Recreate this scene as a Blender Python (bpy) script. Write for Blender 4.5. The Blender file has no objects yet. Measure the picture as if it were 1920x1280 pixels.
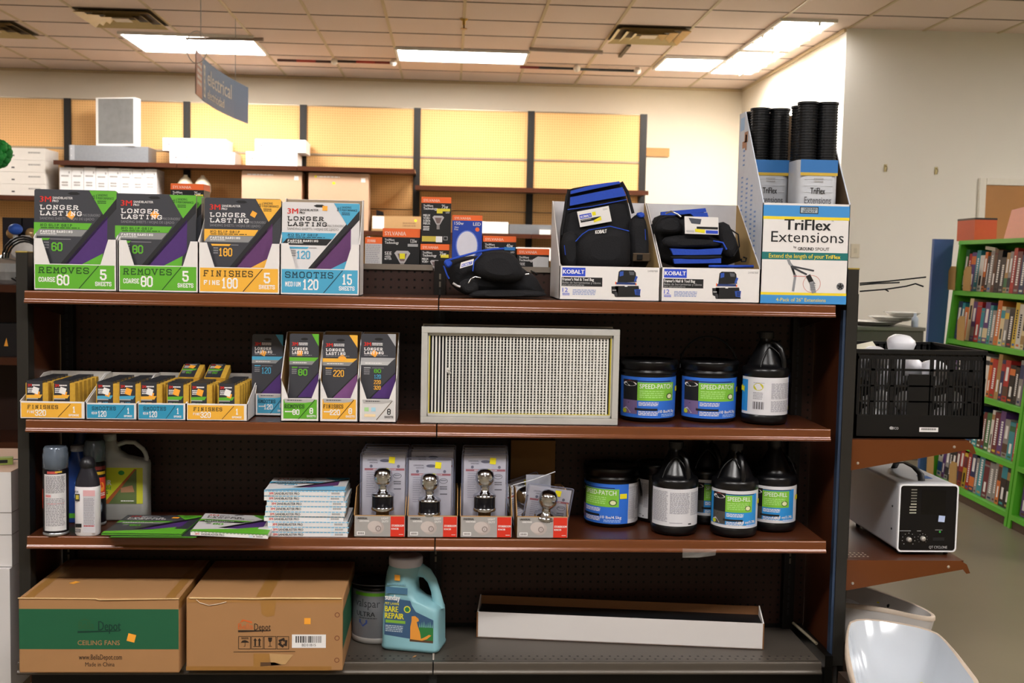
import bpy, math, random
from mathutils import Vector, Matrix
random.seed(7)
C = bpy.context.scene.collection
SC = bpy.context.scene
# ---------------- camera ----------------
FPX = 2104.0; VPX = 845.0; VPY = 488.0; ROLL = math.atan(0.0163); CAMZ = 1.38
Yc = Vector((VPX-960, 640-VPY, -FPX)).normalized()
Xc = Vector((math.cos(ROLL), -math.sin(ROLL), 0)); Xc.z = -(Xc.x*Yc.x+Xc.y*Yc.y)/Yc.z; Xc.normalize()
Zc = Xc.cross(Yc)
RW = Matrix((Xc, Yc, Zc))
cd = bpy.data.cameras.new('camera'); cam = bpy.data.objects.new('camera', cd); C.objects.link(cam)
cam.matrix_world = Matrix.Translation((0, 0, CAMZ)) @ RW.to_4x4()
cd.sensor_width = 36; cd.lens = FPX/1920*36; cd.clip_start = .05; cd.clip_end = 60
cd.dof.use_dof = True; cd.dof.focus_distance = 3.42; cd.dof.aperture_fstop = 6.3
SC.camera = cam
vs = SC.view_settings
vs.view_transform = 'Standard'; vs.look = 'None'; vs.gamma = 1; vs.use_curve_mapping = False; vs.exposure = 0.5
w = bpy.data.worlds.new('world'); SC.world = w; w.use_nodes = True
w.node_tree.nodes['Background'].inputs[0].default_value = (1, .95, .88, 1)
w.node_tree.nodes['Background'].inputs[1].default_value = .05
# lamp strength of the ceiling fixtures (they are built below, in light())
L_FRONT = 33.5; L_BACK = 30.0; L_SIDE = 12.0

def ray(px, py): return RW @ Vector((px-960, 640-py, -FPX))
def at(px, py, Y):
    d = ray(px, py); t = Y/d.y; return d.x*t, CAMZ+d.z*t
def atz(px, py, z):
    d = ray(px, py); t = (z-CAMZ)/d.z; return d.x*t, d.y*t
def pm(Y): return FPX/Y            # pixels per metre at depth Y

# ---------------- materials ----------------
def lin(c): return tuple((v/12.92 if v <= .04045 else ((v+.055)/1.055)**2.4) for v in c)
def hx(h): return lin(tuple(int(h[i:i+2], 16)/255 for i in (0, 2, 4)))
_m = {}
def M(col, rough=.5, metal=0, vary=.06, scale=40, bump=0, alpha=1, trans=0, coat=0, ior=1.45, emit=0):
    k = (col, rough, metal, vary, scale, bump, alpha, trans, coat, ior, emit)
    if k in _m: return _m[k]
    m = bpy.data.materials.new('mat_'+col); m.use_nodes = True; nt = m.node_tree; b = nt.nodes['Principled BSDF']
    c = hx(col)
    b.inputs['Base Color'].default_value = (*c, 1)
    b.inputs['Roughness'].default_value = rough; b.inputs['Metallic'].default_value = metal
    b.inputs['IOR'].default_value = ior
    if coat: b.inputs['Coat Weight'].default_value = coat; b.inputs['Coat Roughness'].default_value = .15
    if trans: b.inputs['Transmission Weight'].default_value = trans
    if alpha < 1: b.inputs['Alpha'].default_value = alpha
    if emit: b.inputs['Emission Color'].default_value = (*c, 1); b.inputs['Emission Strength'].default_value = emit
    if vary or bump:
        tc = nt.nodes.new('ShaderNodeTexCoord'); n = nt.nodes.new('ShaderNodeTexNoise')
        n.inputs['Scale'].default_value = scale; n.inputs['Detail'].default_value = 3
        nt.links.new(tc.outputs['Object'], n.inputs['Vector'])
        if vary:
            mx = nt.nodes.new('ShaderNodeMix'); mx.data_type = 'RGBA'
            mx.inputs['A'].default_value = (*[v*(1-vary) for v in c], 1); mx.inputs['B'].default_value = (*[min(1, v*(1+vary)) for v in c], 1)
            nt.links.new(n.outputs['Fac'], mx.inputs['Factor']); nt.links.new(mx.outputs['Result'], b.inputs['Base Color'])
        if bump:
            bp = nt.nodes.new('ShaderNodeBump'); bp.inputs['Strength'].default_value = bump; bp.inputs['Distance'].default_value = .004
            nt.links.new(n.outputs['Fac'], bp.inputs['Height']); nt.links.new(bp.outputs['Normal'], b.inputs['Normal'])
    _m[k] = m; return m
def ink(col): return M(col, .55, 0, 0)

# ---------------- text outlines ----------------
_t = {}
def text_mesh(s, bold=0):
    s = s or '-'
    k = (s, bold)
    if k in _t: return _t[k]
    cu = bpy.data.curves.new('t', 'FONT'); cu.body = s; cu.offset = bold; cu.resolution_u = 2
    o = bpy.data.objects.new('t', cu); C.objects.link(o); bpy.context.view_layer.update()
    me = bpy.data.meshes.new_from_object(o)
    v = [(p.co.x, p.co.y) for p in me.vertices]; f = [tuple(p.vertices) for p in me.polygons]
    bpy.data.objects.remove(o); bpy.data.curves.remove(cu); bpy.data.meshes.remove(me)
    x0 = min(p[0] for p in v); x1 = max(p[0] for p in v); y1 = max(p[1] for p in v)
    _t[k] = (v, f, x0, x1, y1); return _t[k]
O_ = [(1, 0), (3, 0), (4, 1), (4, 5), (3, 6), (1, 6), (0, 5), (0, 1), (1, 0)]
GL = {   # slab capitals on a 4 x 6 grid: strokes, serif points
 'A': ([[(0, 0), (2, 6), (4, 0)], [(.8, 2), (3.2, 2)]], [(0, 0), (4, 0)]),
 'B': ([[(.5, 0), (.5, 6), (3, 6), (3.8, 5.2), (3.8, 3.8), (3, 3), (.5, 3)], [(3, 3), (4, 2), (4, 1), (3, 0), (.5, 0)]], []),
 'C': ([[(4, 4.5), (4, 5), (3, 6), (1, 6), (0, 5), (0, 1), (1, 0), (3, 0), (4, 1), (4, 1.5)]], []),
 'D': ([[(.5, 0), (.5, 6), (3, 6), (4, 5), (4, 1), (3, 0), (.5, 0)]], []),
 'E': ([[(4, 5), (4, 6), (.5, 6), (.5, 0), (4, 0), (4, 1)], [(.5, 3), (3, 3)]], []),
 'F': ([[(4, 5), (4, 6), (.5, 6), (.5, 0)], [(.5, 3), (3, 3)]], [(.5, 0)]),
 'G': ([[(4, 4.6), (4, 5), (3, 6), (1, 6), (0, 5), (0, 1), (1, 0), (3, 0), (4, 1), (4, 2.6), (2.4, 2.6)]], []),
 'H': ([[(.5, 0), (.5, 6)], [(3.5, 0), (3.5, 6)], [(.5, 3), (3.5, 3)]], [(.5, 0), (.5, 6), (3.5, 0), (3.5, 6)]),
 'I': ([[(2, 0), (2, 6)]], [(2, 0), (2, 6)]),
 'L': ([[(.8, 6), (.8, 0), (4, 0), (4, 1.3)]], [(.8, 6)]),
 'M': ([[(.3, 0), (.3, 6), (2, 2.5), (3.7, 6), (3.7, 0)]], [(.3, 0), (3.7, 0)]),
 'N': ([[(.5, 0), (.5, 6), (3.5, 0), (3.5, 6)]], [(.5, 0), (3.5, 6)]),
 'O': ([O_], []), '0': ([O_], []),
 'P': ([[(.5, 0), (.5, 6), (3, 6), (4, 5), (4, 3.6), (3, 2.8), (.5, 2.8)]], [(.5, 0)]),
 'R': ([[(.5, 0), (.5, 6), (3, 6), (3.9, 5.2), (3.9, 3.8), (3, 3), (.5, 3)], [(2.4, 3), (3.8, 0)]], [(.5, 0), (3.8, 0)]),
 'S': ([[(4, 4.6), (4, 5.2), (3.2, 6), (.8, 6), (0, 5.2), (0, 3.8), (.8, 3.1), (3.2, 2.9), (4, 2.2), (4, .8), (3.2, 0), (.8, 0), (0, .8), (0, 1.4)]], []),
 'T': ([[(0, 4.8), (0, 6), (4, 6), (4, 4.8)], [(2, 6), (2, 0)]], [(2, 0)]),
 'U': ([[(.3, 6), (.3, 1), (1.2, 0), (2.8, 0), (3.7, 1), (3.7, 6)]], [(.3, 6), (3.7, 6)]),
 'V': ([[(0, 6), (2, 0), (4, 6)]], [(0, 6), (4, 6)]),
 '1': ([[(.8, 4.8), (2, 6), (2, 0)], [(.8, 0), (3.2, 0)]], []),
 '2': ([[(0, 4.8), (0, 5), (1, 6), (3, 6), (4, 5), (4, 3.8), (0, 1), (0, 0), (4, 0)]], []),
 '3': ([[(0, 4.8), (0, 5), (1, 6), (3, 6), (4, 5), (4, 4), (3, 3.1), (4, 2.2), (4, 1), (3, 0), (1, 0), (0, 1), (0, 1.2)], [(1.5, 3.1), (3, 3.1)]], []),
 '5': ([[(3.8, 6), (.2, 6), (.2, 3.5), (3, 3.5), (4, 2.6), (4, 1), (3, 0), (1, 0), (0, 1), (0, 1.4)]], []),
 '6': ([[(4, 4.8), (4, 5), (3, 6), (1, 6), (0, 5), (0, 1), (1, 0), (3, 0), (4, 1), (4, 2.4), (3, 3.4), (0, 3.4)]], []),
 '8': ([O_, [(0, 3.1), (4, 3.1)]], []),
 '9': ([[(0, 1.2), (1, 0), (3, 0), (4, 1), (4, 5), (3, 6), (1, 6), (0, 5), (0, 3.6), (1, 2.7), (4, 2.7)]], []),
}

# ---------------- mesh builder ----------------
class MB:
    def __init__(s): s.v = []; s.f = []; s.m = []; s.s = []; s.mats = []
    def mi(s, m):
        if m not in s.mats: s.mats.append(m)
        return s.mats.index(m)
    def add(s, vs, fs, mat, smooth=False):
        b = len(s.v); s.v += [tuple(p) for p in vs]; i = s.mi(mat)
        for f in fs: s.f.append(tuple(b+k for k in f)); s.m.append(i); s.s.append(smooth)
        return s
    def box(s, x0, y0, z0, x1, y1, z1, mat, T=None):
        v = [(x, y, z) for x in (x0, x1) for y in (y0, y1) for z in (z0, z1)]
        if T: v = [T @ Vector(p) for p in v]
        return s.add(v, [(0, 1, 3, 2), (4, 6, 7, 5), (0, 4, 5, 1), (2, 3, 7, 6), (0, 2, 6, 4), (1, 5, 7, 3)], mat)
    def prism(s, poly, y0, y1, mat, T=None, axis='y', smooth=False):
        n = len(poly); mk = {'y': lambda a, b, c: (a, c, b), 'x': lambda a, b, c: (c, a, b), 'z': lambda a, b, c: (a, b, c)}[axis]
        v = [mk(a, b, y0) for a, b in poly]+[mk(a, b, y1) for a, b in poly]
        if T: v = [T @ Vector(p) for p in v]
        s.add(v, [tuple(range(n)), tuple(range(2*n-1, n-1, -1))], mat)
        return s.add(v, [(i, n+i, n+(i+1) % n, (i+1) % n) for i in range(n)], mat, smooth)
    def loft(s, loops, mat, smooth=True, caps=True):
        n = len(loops[0]); v = [p for l in loops for p in l]; f = []
        for k in range(len(loops)-1):
            for i in range(n): f.append((k*n+i, k*n+(i+1) % n, (k+1)*n+(i+1) % n, (k+1)*n+i))
        s.add(v, f, mat, smooth)
        if caps: s.add(loops[0], [tuple(range(n-1, -1, -1))], mat); s.add(loops[-1], [tuple(range(n))], mat)
        return s
    def lathe(s, prof, mat, n=32, c=(0, 0, 0), T=None, smooth=True, caps=True):
        loops = []
        for r, z in prof:
            l = [Vector((c[0]+r*math.cos(2*math.pi*i/n), c[1]+r*math.sin(2*math.pi*i/n), c[2]+z)) for i in range(n)]
            if T: l = [T @ p for p in l]
            loops.append(l)
        return s.loft(loops, mat, smooth, caps)
    def tube(s, pts, r, mat, n=8, flat=1.0, caps=True):
        pts = [Vector(p) for p in pts]; loops = []; up = None
        for i, p in enumerate(pts):
            d = (pts[min(i+1, len(pts)-1)]-pts[max(i-1, 0)]).normalized()
            if up is None: up = Vector((0, 0, 1)) if abs(d.z) < .8 else Vector((0, 1, 0))
            a = d.cross(up).normalized(); b = a.cross(d).normalized(); up = b
            rr = r[i] if isinstance(r, (list, tuple)) else r
            loops.append([p+a*(rr*math.cos(2*math.pi*k/n))+b*(rr*flat*math.sin(2*math.pi*k/n)) for k in range(n)])
        return s.loft(loops, mat, True, caps)
    def ball(s, c, r, mat, n=20, sz=1.0, T=None):
        prof = [(max(1e-4, r*math.sin(math.pi*k/12)), -r*sz*math.cos(math.pi*k/12)) for k in range(13)]
        return s.lathe(prof, mat, n, c, T)
    def build(s, name, parent=None, loc=(0, 0, 0), rot=(0, 0, 0), bevel=0, seg=2, subsurf=0):
        me = bpy.data.meshes.new(name); me.from_pydata(s.v, [], s.f)
        for m in s.mats: me.materials.append(m)
        me.polygons.foreach_set('material_index', s.m); me.polygons.foreach_set('use_smooth', s.s); me.update()
        o = bpy.data.objects.new(name, me); C.objects.link(o); o.location = loc; o.rotation_euler = rot
        if parent: o.parent = parent
        if bevel:
            b = o.modifiers.new('bevel', 'BEVEL'); b.width = bevel; b.segments = seg; b.limit_method = 'ANGLE'; b.angle_limit = math.radians(40)
        if subsurf:
            b = o.modifiers.new('sub', 'SUBSURF'); b.levels = subsurf; b.render_levels = subsurf
        return o

LAY = .00035
class Face:
    """a printed flat face; px box (x0, ytop, x1, ybottom) measured in the photo maps to W x H metres"""
    def __init__(s, W, H, box, O=(0, 0, 0), U=(1, 0, 0), V=(0, 0, 1), N=(0, -1, 0)):
        s.W = W; s.H = H; s.b = box; s.O = Vector(O); s.U = Vector(U).normalized(); s.V = Vector(V).normalized(); s.N = Vector(N).normalized()
        s.step = 9e9
    def map(s, u, v, w): return s.O+s.U*u+s.V*v+s.N*w
    def p(s, x, y, l):
        return s.map((x-s.b[0])/(s.b[2]-s.b[0])*s.W, (s.b[3]-y)/(s.b[3]-s.b[1])*s.H, l*LAY)
    def rect(s, mb, x0, y0, x1, y1, mat, l=1):
        n = max(1, int(abs(x1-x0)/(s.b[2]-s.b[0])*s.W/s.step))
        v = []
        for i in range(n+1):
            x = x0+(x1-x0)*i/n; v += [s.p(x, y1, l), s.p(x, y0, l)]
        mb.add(v, [(2*i, 2*i+2, 2*i+3, 2*i+1) for i in range(n)], mat)
    def poly(s, mb, pts, mat, l=1):
        mb.add([s.p(x, y, l) for x, y in pts], [tuple(range(len(pts)))], mat)
    def quad(s, mb, a, b, c, d, mat, l=1): s.poly(mb, [a, b, c, d], mat, l)
    def sq(s, mb, x, y, r, ang, mat, l=1, asp=1):
        ca, sa = math.cos(ang), math.sin(ang)
        s.poly(mb, [(x+(ca*a*asp-sa*b)*r, y+(sa*a*asp+ca*b)*r) for a, b in ((-1, 1), (1, 1), (1, -1), (-1, -1))], mat, l)
    def disc(s, mb, x, y, rx, ry, mat, l=1, n=20):
        s.poly(mb, [(x+rx*math.cos(2*math.pi*k/n), y+ry*math.sin(-2*math.pi*k/n)) for k in range(n)], mat, l)
    def line(s, mb, pts, th, mat, l=1):
        for k, (a, b) in enumerate(zip(pts, pts[1:])):
            s.jit = (getattr(s, 'jit', 0)+1) % 12; l_ = l+.04*s.jit
            d = Vector((b[0]-a[0], b[1]-a[1]))
            if d.length < 1e-6: continue
            d = d.normalized()*th/2; n = Vector((-d.y, d.x)); e = d*.8
            s.poly(mb, [(a[0]-e.x+n.x, a[1]-e.y+n.y), (b[0]+e.x+n.x, b[1]+e.y+n.y), (b[0]+e.x-n.x, b[1]+e.y-n.y), (a[0]-e.x-n.x, a[1]-e.y-n.y)], mat, l_)
    def text(s, mb, t, x0, ytop, x1, ybot, mat, l=2, bold=.012, slant=0):
        v, f, a, b, h = text_mesh(t, 0)
        if bold > .008:      # bold: the word struck again a hair to each side
            dx = min(bold, .05)*.75*(ybot-ytop)
            for k_, sh in enumerate((-dx, dx) if bold > .025 else (dx,)):
                mb.add([s.p(x0+(q[0]-a)/(b-a)*(x1-x0)+sh, ybot-q[1]/h*(ybot-ytop), l+.15*(k_+1)) for q in v], f, mat)
        mb.add([s.p(x0+(q[0]-a)/(b-a)*(x1-x0)+slant*q[1]/h*(ybot-ytop), ybot-q[1]/h*(ybot-ytop), l) for q in v], f, mat)
    def slab(s, mb, t, x0, ytop, x1, ybot, mat, l=2, th=.17, serif=True, gap=1.6):
        n = len(t); tot = n*4+(n-1)*gap; sx = (x1-x0)/tot; sy = (ybot-ytop)/6.0; T = th*(ybot-ytop)
        T = min(T, sx*1.2); ox = T/2
        for i, ch in enumerate(t):
            if ch not in GL: continue
            bx = x0+i*(4+gap)*sx
            X = lambda q: bx+ox*.6+q*(4*sx-ox*1.2)/4
            Yy = lambda q: ybot-T/2-q*(6*sy-T)/6
            st, se = GL[ch]
            for pl in st: s.line(mb, [(X(a), Yy(b)) for a, b in pl], T, mat, l)
            if serif:
                for a, b in se: s.line(mb, [(X(a)-sx*.85, Yy(b)), (X(a)+sx*.85, Yy(b))], T*.8, mat, l)
    def lines(s, mb, x0, y0, x1, y1, n, mat, l=2, fill=.55, jag=.25, seed=1):
        r = random.Random(seed); h = (y1-y0)/n
        for i in range(n):
            e = x1-(x1-x0)*jag*r.random(); x = x0
            while x < e:                                     # word-like dashes of illegible small print
                wl = min((x1-x0)*(.06+.12*r.random()), e-x)
                s.rect(mb, x, y0+i*h, x+wl, y0+(i+fill)*h, mat, l); x += wl+(x1-x0)*.025
class Cyl(Face):
    """a printed label wrapped round an upright cylinder; u runs round it, the box centre faces angle a0"""
    def __init__(s, R, W, H, box, zb, a0=0, c=(0, 0), taper=0):
        Face.__init__(s, W, H, box); s.R = R; s.zb = zb; s.a0 = a0; s.c = c; s.step = .008; s.taper = taper
    def map(s, u, v, w):
        R = s.R+s.taper*v; a = s.a0+(u-s.W/2)/s.R
        return Vector((s.c[0]+(R+w)*math.sin(a), s.c[1]-(R+w)*math.cos(a), s.zb+v))

def thing(name, label, cat, loc=(0, 0, 0), rz=0, group=None):
    o = bpy.data.objects.new(name, None); C.objects.link(o); o.empty_display_size = .05
    o.location = loc; o.rotation_euler = (0, 0, rz); return tag(o, label, cat, group)
def tag(o, label, cat, group=None):
    o['label'] = label; o['category'] = cat
    if group: o['group'] = group
    return o
def struct(o): o['kind'] = 'structure'; return o
def copy_tree(o, loc=None, rot=None, label=None, parent=None):
    c = o.copy(); C.objects.link(c)
    if parent: c.parent = parent
    for ch in list(o.children): copy_tree(ch, parent=c)
    if loc is not None: c.location = loc
    if rot is not None: c.rotation_euler = rot
    if label: c['label'] = label
    return c
def rrect(w, d, r, z, cx=0, cy=0, n=5):
    pts = []
    for sx, sy, a in ((1, -1, -90), (1, 1, 0), (-1, 1, 90), (-1, -1, 180)):
        for k in range(n):
            t = math.radians(a+90*k/(n-1)); pts.append((cx+sx*(w/2-r)+r*math.cos(t), cy+sy*(d/2-r)+r*math.sin(t), z))
    return pts
def loop2d(poly, y): return [(a, y, b) for a, b in poly]

# ---- shared materials
BROWN = M('4b2614', .33, .1, .08, 6); BROWND = M('2f1509', .5, .0, .1, 8); LIP = M('6f3d1e', .22, .15, .06, 6, 0, 1, 0, .5); CHAR = M('35332f', .45, .5, .08, 9)
BLACKM = M('0b0b0c', .35, .2, .05); WCARD = M('e3dfdc', .6, 0, .02); TAN = M('b08a5c', .7, 0, .06, 25)
GRAYI = ink('a9a8a8'); WHITE = ink('eeecea'); BLK = ink('141416'); DKG = M('35363b', .35, 0, .04)
ORANGE = ink('fbab38'); YELS = ink('e9dc1f'); CHROME = M('d9dbe0', .12, 1, .02); GALV = M('c6c5c0', .32, .25, .14, 18)
BPLAS = M('0d0d0f', .28, 0, .05, 20); RED = ink('cf2a20')
# ================= the room =================
CZ = 3.29; WY = 12.15; BX = 3.12; BY = 8.94
WALLM = M('e6dcc8', .75, 0, .02, 3); WALLG = M('e8e3d9', .75, 0, .02, 3)
def plane(name, pts, mat):
    mb = MB(); mb.add(pts, [tuple(range(len(pts)))], mat); return struct(mb.build(name))
def slabbox(name, a, b, mat):
    mb = MB(); mb.box(*a, *b, mat); return struct(mb.build(name))
fm = M('766b57', .32, 0, .22, 1.6)
slabbox('floor', (-8, -5, -.1), (8, WY+.2, 0), fm)
slabbox('wall_back', (-8, WY, 0), (BX+.1, WY+.15, CZ+.1), WALLM)
slabbox('wall_right', (BX, BY+.1505, 0), (BX+.15, WY, CZ+.1), WALLM)
slabbox('wall_east', (BX, BY, 0), (8, BY+.15, CZ+.1), WALLG)
slabbox('wall_far_right', (7.9, -5, 0), (8.05, BY, CZ+.1), WALLM)
slabbox('wall_left', (-8.1, -5, 0), (-7.95, WY, CZ+.1), WALLM)
slabbox('wall_front', (-8, -5.1, 0), (8, -4.95, CZ+.1), WALLM)
# ceiling: tiles with a T-bar grid
TILE = M('e6d3c8', .9, 0, .05, 90, .25); TB = M('c9b794', .5, 0, .03); TD = M('77695e', .8, 0, .03)
mb = MB(); mb.box(-8, -5, CZ, 8, WY, CZ+.1, TILE)
gx0 = .075; gs = .612
k = -13
while gx0+k*gs < 7.9:
    x = gx0+k*gs; mb.box(x-.012, -5, CZ-.006, x+.012, WY, CZ+.01, TB); k += 1
y = 8.47-22*gs
while y < WY:
    mb.box(-8, y-.007, CZ-.004, 8, y+.007, CZ+.01, TD); y += gs
struct(mb.build('ceiling'))
mb = MB(); mb.box(-8, WY-.02, CZ-.03, BX, WY, CZ-.004, TB); mb.box(BX-.02, BY, CZ-.03, BX, WY, CZ-.004, TB); struct(mb.build('trim_1'))
# ceiling fixtures
def light(x0, y0, x1, y1, st, label, kind='panel', group=None):
    cx, cy = (x0+x1)/2, (y0+y1)/2; t = thing('ceiling_light', label, 'ceiling light', (cx, cy, CZ-.004), 0, group)
    w_, d_ = (x1-x0)/2, (y1-y0)/2; fr = M('e8e6e0', .4); em = M('fbf7f4', .5, 0, 0, emit=st)
    f = MB(); b = .025
    f.box(-w_, -d_, -.02, w_, -d_+b, .003, fr); f.box(-w_, d_-b, -.02, w_, d_, .003, fr)
    f.box(-w_, -d_+b, -.02, -w_+b, d_-b, .003, fr); f.box(w_-b, -d_+b, -.02, w_, d_-b, .003, fr); f.build('frame', t)
    if kind == 'panel':
        g = MB(); g.box(-w_+b, -d_+b, -.012, w_-b, d_-b, -.004, em); g.build('diffuser', t)
    else:
        g = MB(); g.box(-w_+b, -d_+b, -.012, w_-b, d_-b, -.004, em); g.build('diffuser', t)
        n = 4
        for i in range(1, n):
            yy = -d_+b+(2*d_-2*b)*i/n; g = MB(); g.prism([(yy-.03, -.013), (yy+.03, -.013), (yy, -.045)], -w_+b, w_-b, M('efe9da', .25, .5), axis='x'); g.build('louver', t)
        g = MB(); g.box(w_*.35, -d_+b, -.04, w_*.45, d_-b, -.013, M('efe9da', .25, .5)); g.build('louver', t)
    return t
gxs = lambda k: gx0+k*gs
light(gxs(-1)+.0, 10.33, gxs(1), 10.92, L_BACK, 'long flat ceiling light panel in the middle, above the pegboard wall')
light(-2.90, 10.0, gxs(-3)+.02, 10.85, L_BACK, 'wide bright ceiling light behind the hanging blue sign')
light(1.93, 10.35, 2.50, 11.0, L_BACK, 'square bright ceiling light beside the louvered strip lights')
light(2.50, 9.93, 2.95, 11.1, L_SIDE*2.5, 'far half of the louvered strip light running along the right wall', 'louver', 'strip lights by the right wall')
light(2.50, 8.65, 2.95, 9.85, L_SIDE*2.5, 'near half of the louvered strip light running along the right wall', 'louver', 'strip lights by the right wall')
for (x, y) in ((-4.3, 7.6), (-5.6, 10.2), (5.2, 6.0)):  # the right-hand panel is unseen, added to brighten the plain right wall
    light(x-.61, y-.3, x+.61, y+.3, L_BACK*(.75 if x < 0 else 1.15), 'unseen flat ceiling light panel over the aisle behind the shelves', 'panel', 'ceiling lights out over the store')
for (x, y) in ((-2.45, .95), (0, .95), (2.45, .95), (0, -2.2), (4.9, 3.4)):
    light(x-.61, y-.3, x+.61, y+.3, L_FRONT*(.35 if y < 0 else 1), 'flat ceiling light panel over the aisle in front of the shelves', 'panel', 'ceiling lights in front of the shelves')
# air vents
def vent(x, y, s, label):
    t = thing('ceiling_vent', label, 'vent', (x, y, CZ-.004)); vm = M('d6c08e', .4, .2, .1, 12); dk = M('3d3220', .6)
    m = MB(); m.box(-s, -s, -.004, s, s, .002, dk); m.build('backing', t)
    for i, q in enumerate((1.0, .72, .46)):
        m = MB(); a = s*q; b = s*(q-.17)
        for r in range(4):
            R = Matrix.Rotation(r*math.pi/2, 4, 'Z')
            v = [(-a, -a, -.034), (a, -a, -.034), (b, -b, -.002), (-b, -b, -.002)]
            m.add([R @ Vector(p) for p in v], [(0, 1, 2, 3)], vm)
        m.build('louver', t)
    m = MB(); m.box(-s*.22, -s*.22, -.03, s*.22, s*.22, -.024, M('e4d6c2', .5)); m.build('centre_plate', t)
vent(gxs(-5)+.306, 9.38, .30, 'square louvered air vent in ceiling above the hanging sign')
vent(gxs(2)+.306, 9.38, .30, 'square louvered air vent in ceiling above the wooden plaque')
vent(gxs(-7)+.25, 9.99, .30, 'partly seen air vent at the left edge of the ceiling')
# sprinkler + rails + pennant strips
t = thing('sprinkler_head', 'small brass sprinkler head under ceiling near the middle light', 'sprinkler', (gxs(0), 9.05, CZ))
m = MB(); m.lathe([(.035, -.004), (.03, -.012), (.012, -.02), (.012, -.05)], M('b08d4a', .3, .8), 14); m.build('escutcheon', t)
m = MB(); m.lathe([(.006, -.05), (.006, -.075), (.028, -.078), (.028, -.084)], M('7d5f2c', .3, .8), 12); m.build('deflector', t)
def rail(px0, py0, px1, py1, label):
    x0, y0 = atz(px0, py0, CZ-.03); x1, y1 = atz(px1, py1, CZ-.03)
    m = MB(); m.tube([(x0, y0, CZ-.03), (x1, y1, CZ-.03)], .018, M('a2948c', .45, .3), 6); o = m.build('ceiling_rail'); tag(o, label, 'rail')
rail(348, 71, 494, 74, 'grey metal rail on ceiling above the hanging sign'); rail(992, 92, 1130, 98, 'grey metal rail on ceiling left of the gold air vent')
m = MB(); a = atz(1165, 108, CZ-.02); b = atz(1183, 87, CZ-.02); m.box(min(a[0], b[0])-.03, a[1], CZ-.02, max(a[0], b[0]), b[1], CZ-.004, M('5b5142', .6)); tag(m.build('ceiling_bracket'), 'small dark slot bracket in the ceiling below the gold vent', 'bracket')
def strip(px0, py0, px1, py1, cols, label):
    x0, y0 = atz(px0, py0, CZ-.03); x1, y1 = atz(px1, py1, CZ-.03); t = thing('pennant_strip', label, 'banner', ((x0+x1)/2, y0, CZ-.03), 0, 'rolled banners on the ceiling'); n = len(cols); W = x1-x0
    for i, c in enumerate(cols):
        m = MB(); m.tube([(-W/2+W*i/n, 0, .002), (-W/2+W*(i+1)/n, 0, .002)], .013, M(c, .7), 7); m.build('rolled_cloth', t)
    m = MB(); m.ball((W/2, -.02, .0), .035, M('f4efe6', .4), 10); m.build('clip', t)
strip(520, 113, 627, 115, ['5a3a36', 'b0483c', '4b3430'], 'dark red rolled banner on ceiling just right of the left light')
strip(633, 115, 738, 119, ['4a3a36', 'b8463a', '8a4038'], 'red rolled banner on ceiling left of the middle light')
strip(975, 126, 1080, 131, ['7a3430', '2e3136', '34383c'], 'dark rolled banner on ceiling right of the middle light')
strip(1087, 130, 1194, 134, ['4b5258', '2e3338', '23262a'], 'grey rolled banner on ceiling left of the square light')
# hanging sign
def sign():
    t = thing('hanging_sign', 'curved blue hanging aisle sign reading electrical, below ceiling', 'sign', (-1.76, 8.6, 2.2))
    P = [(-1.76, 7.9), (-1.79, 8.3), (-1.79, 8.75), (-1.76, 9.2), (-1.71, 9.6)]
    def pt(s):   # 0..1 along
        q = s*(len(P)-1); i = min(int(q), len(P)-2); f = q-i
        return P[i][0]*(1-f)+P[i+1][0]*f, P[i][1]*(1-f)+P[i+1][1]*f
    zt, zb = 2.785, 2.485; L = 1.72
    class SF(Face):
        def map(s, u, v, w):
            x, y = pt(min(1, max(0, u/L))); return Vector((x+1.76+w*8, y-8.6, zb-2.2+v))
    blue = M('35597f', .45); org = M('a56a44', .5); gr = ink('cfc9bd')
    f = SF(L, zt-zb, (0, 0, 100, 20)); f.step = .1
    m = MB(); f.rect(m, 0, 0, 18, 20, org, 0); f.rect(m, 18, 0, 100, 20, blue, 0)
    f.rect(m, 100, 0, 18, 20, M('57728c', .5), -2); f.rect(m, 18, 0, 0, 20, org, -2); m.build('sign_panel', t)
    m = MB(); f.rect(m, 21, 3, 26, 18, gr, 1); 
    for k in range(4): f.disc(m, 23.5, 5.4+3.5*k, 1.2, 1.1, blue, 2)
    f.text(m, 'electrical', 30, 3.5, 72, 11, gr, 1, .02); f.text(m, 'electricidad', 30, 13, 60, 17.5, gr, 1, .02)
    f.lines(m, 3, 5, 15, 16, 4, gr, 1); m.build('lettering', t)
    m = MB(); h = 2.6-2.2
    m.tube([(.02, -.65, .585), (.02, -.65, 1.085)], .003, GRAYI, 5); m.tube([(.0, .7, .585), (.0, .7, 1.085)], .003, GRAYI, 5); m.build('wire', t)
    m = MB(); a = [(.0+.07*math.sin(k/16*2*math.pi), -.68, .60+.11*math.cos(k/16*2*math.pi)) for k in range(17)]; m.tube(a, .004, M('d8d8d8', .3, .6), 5); m.build('hook_ring', t)
sign()
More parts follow.
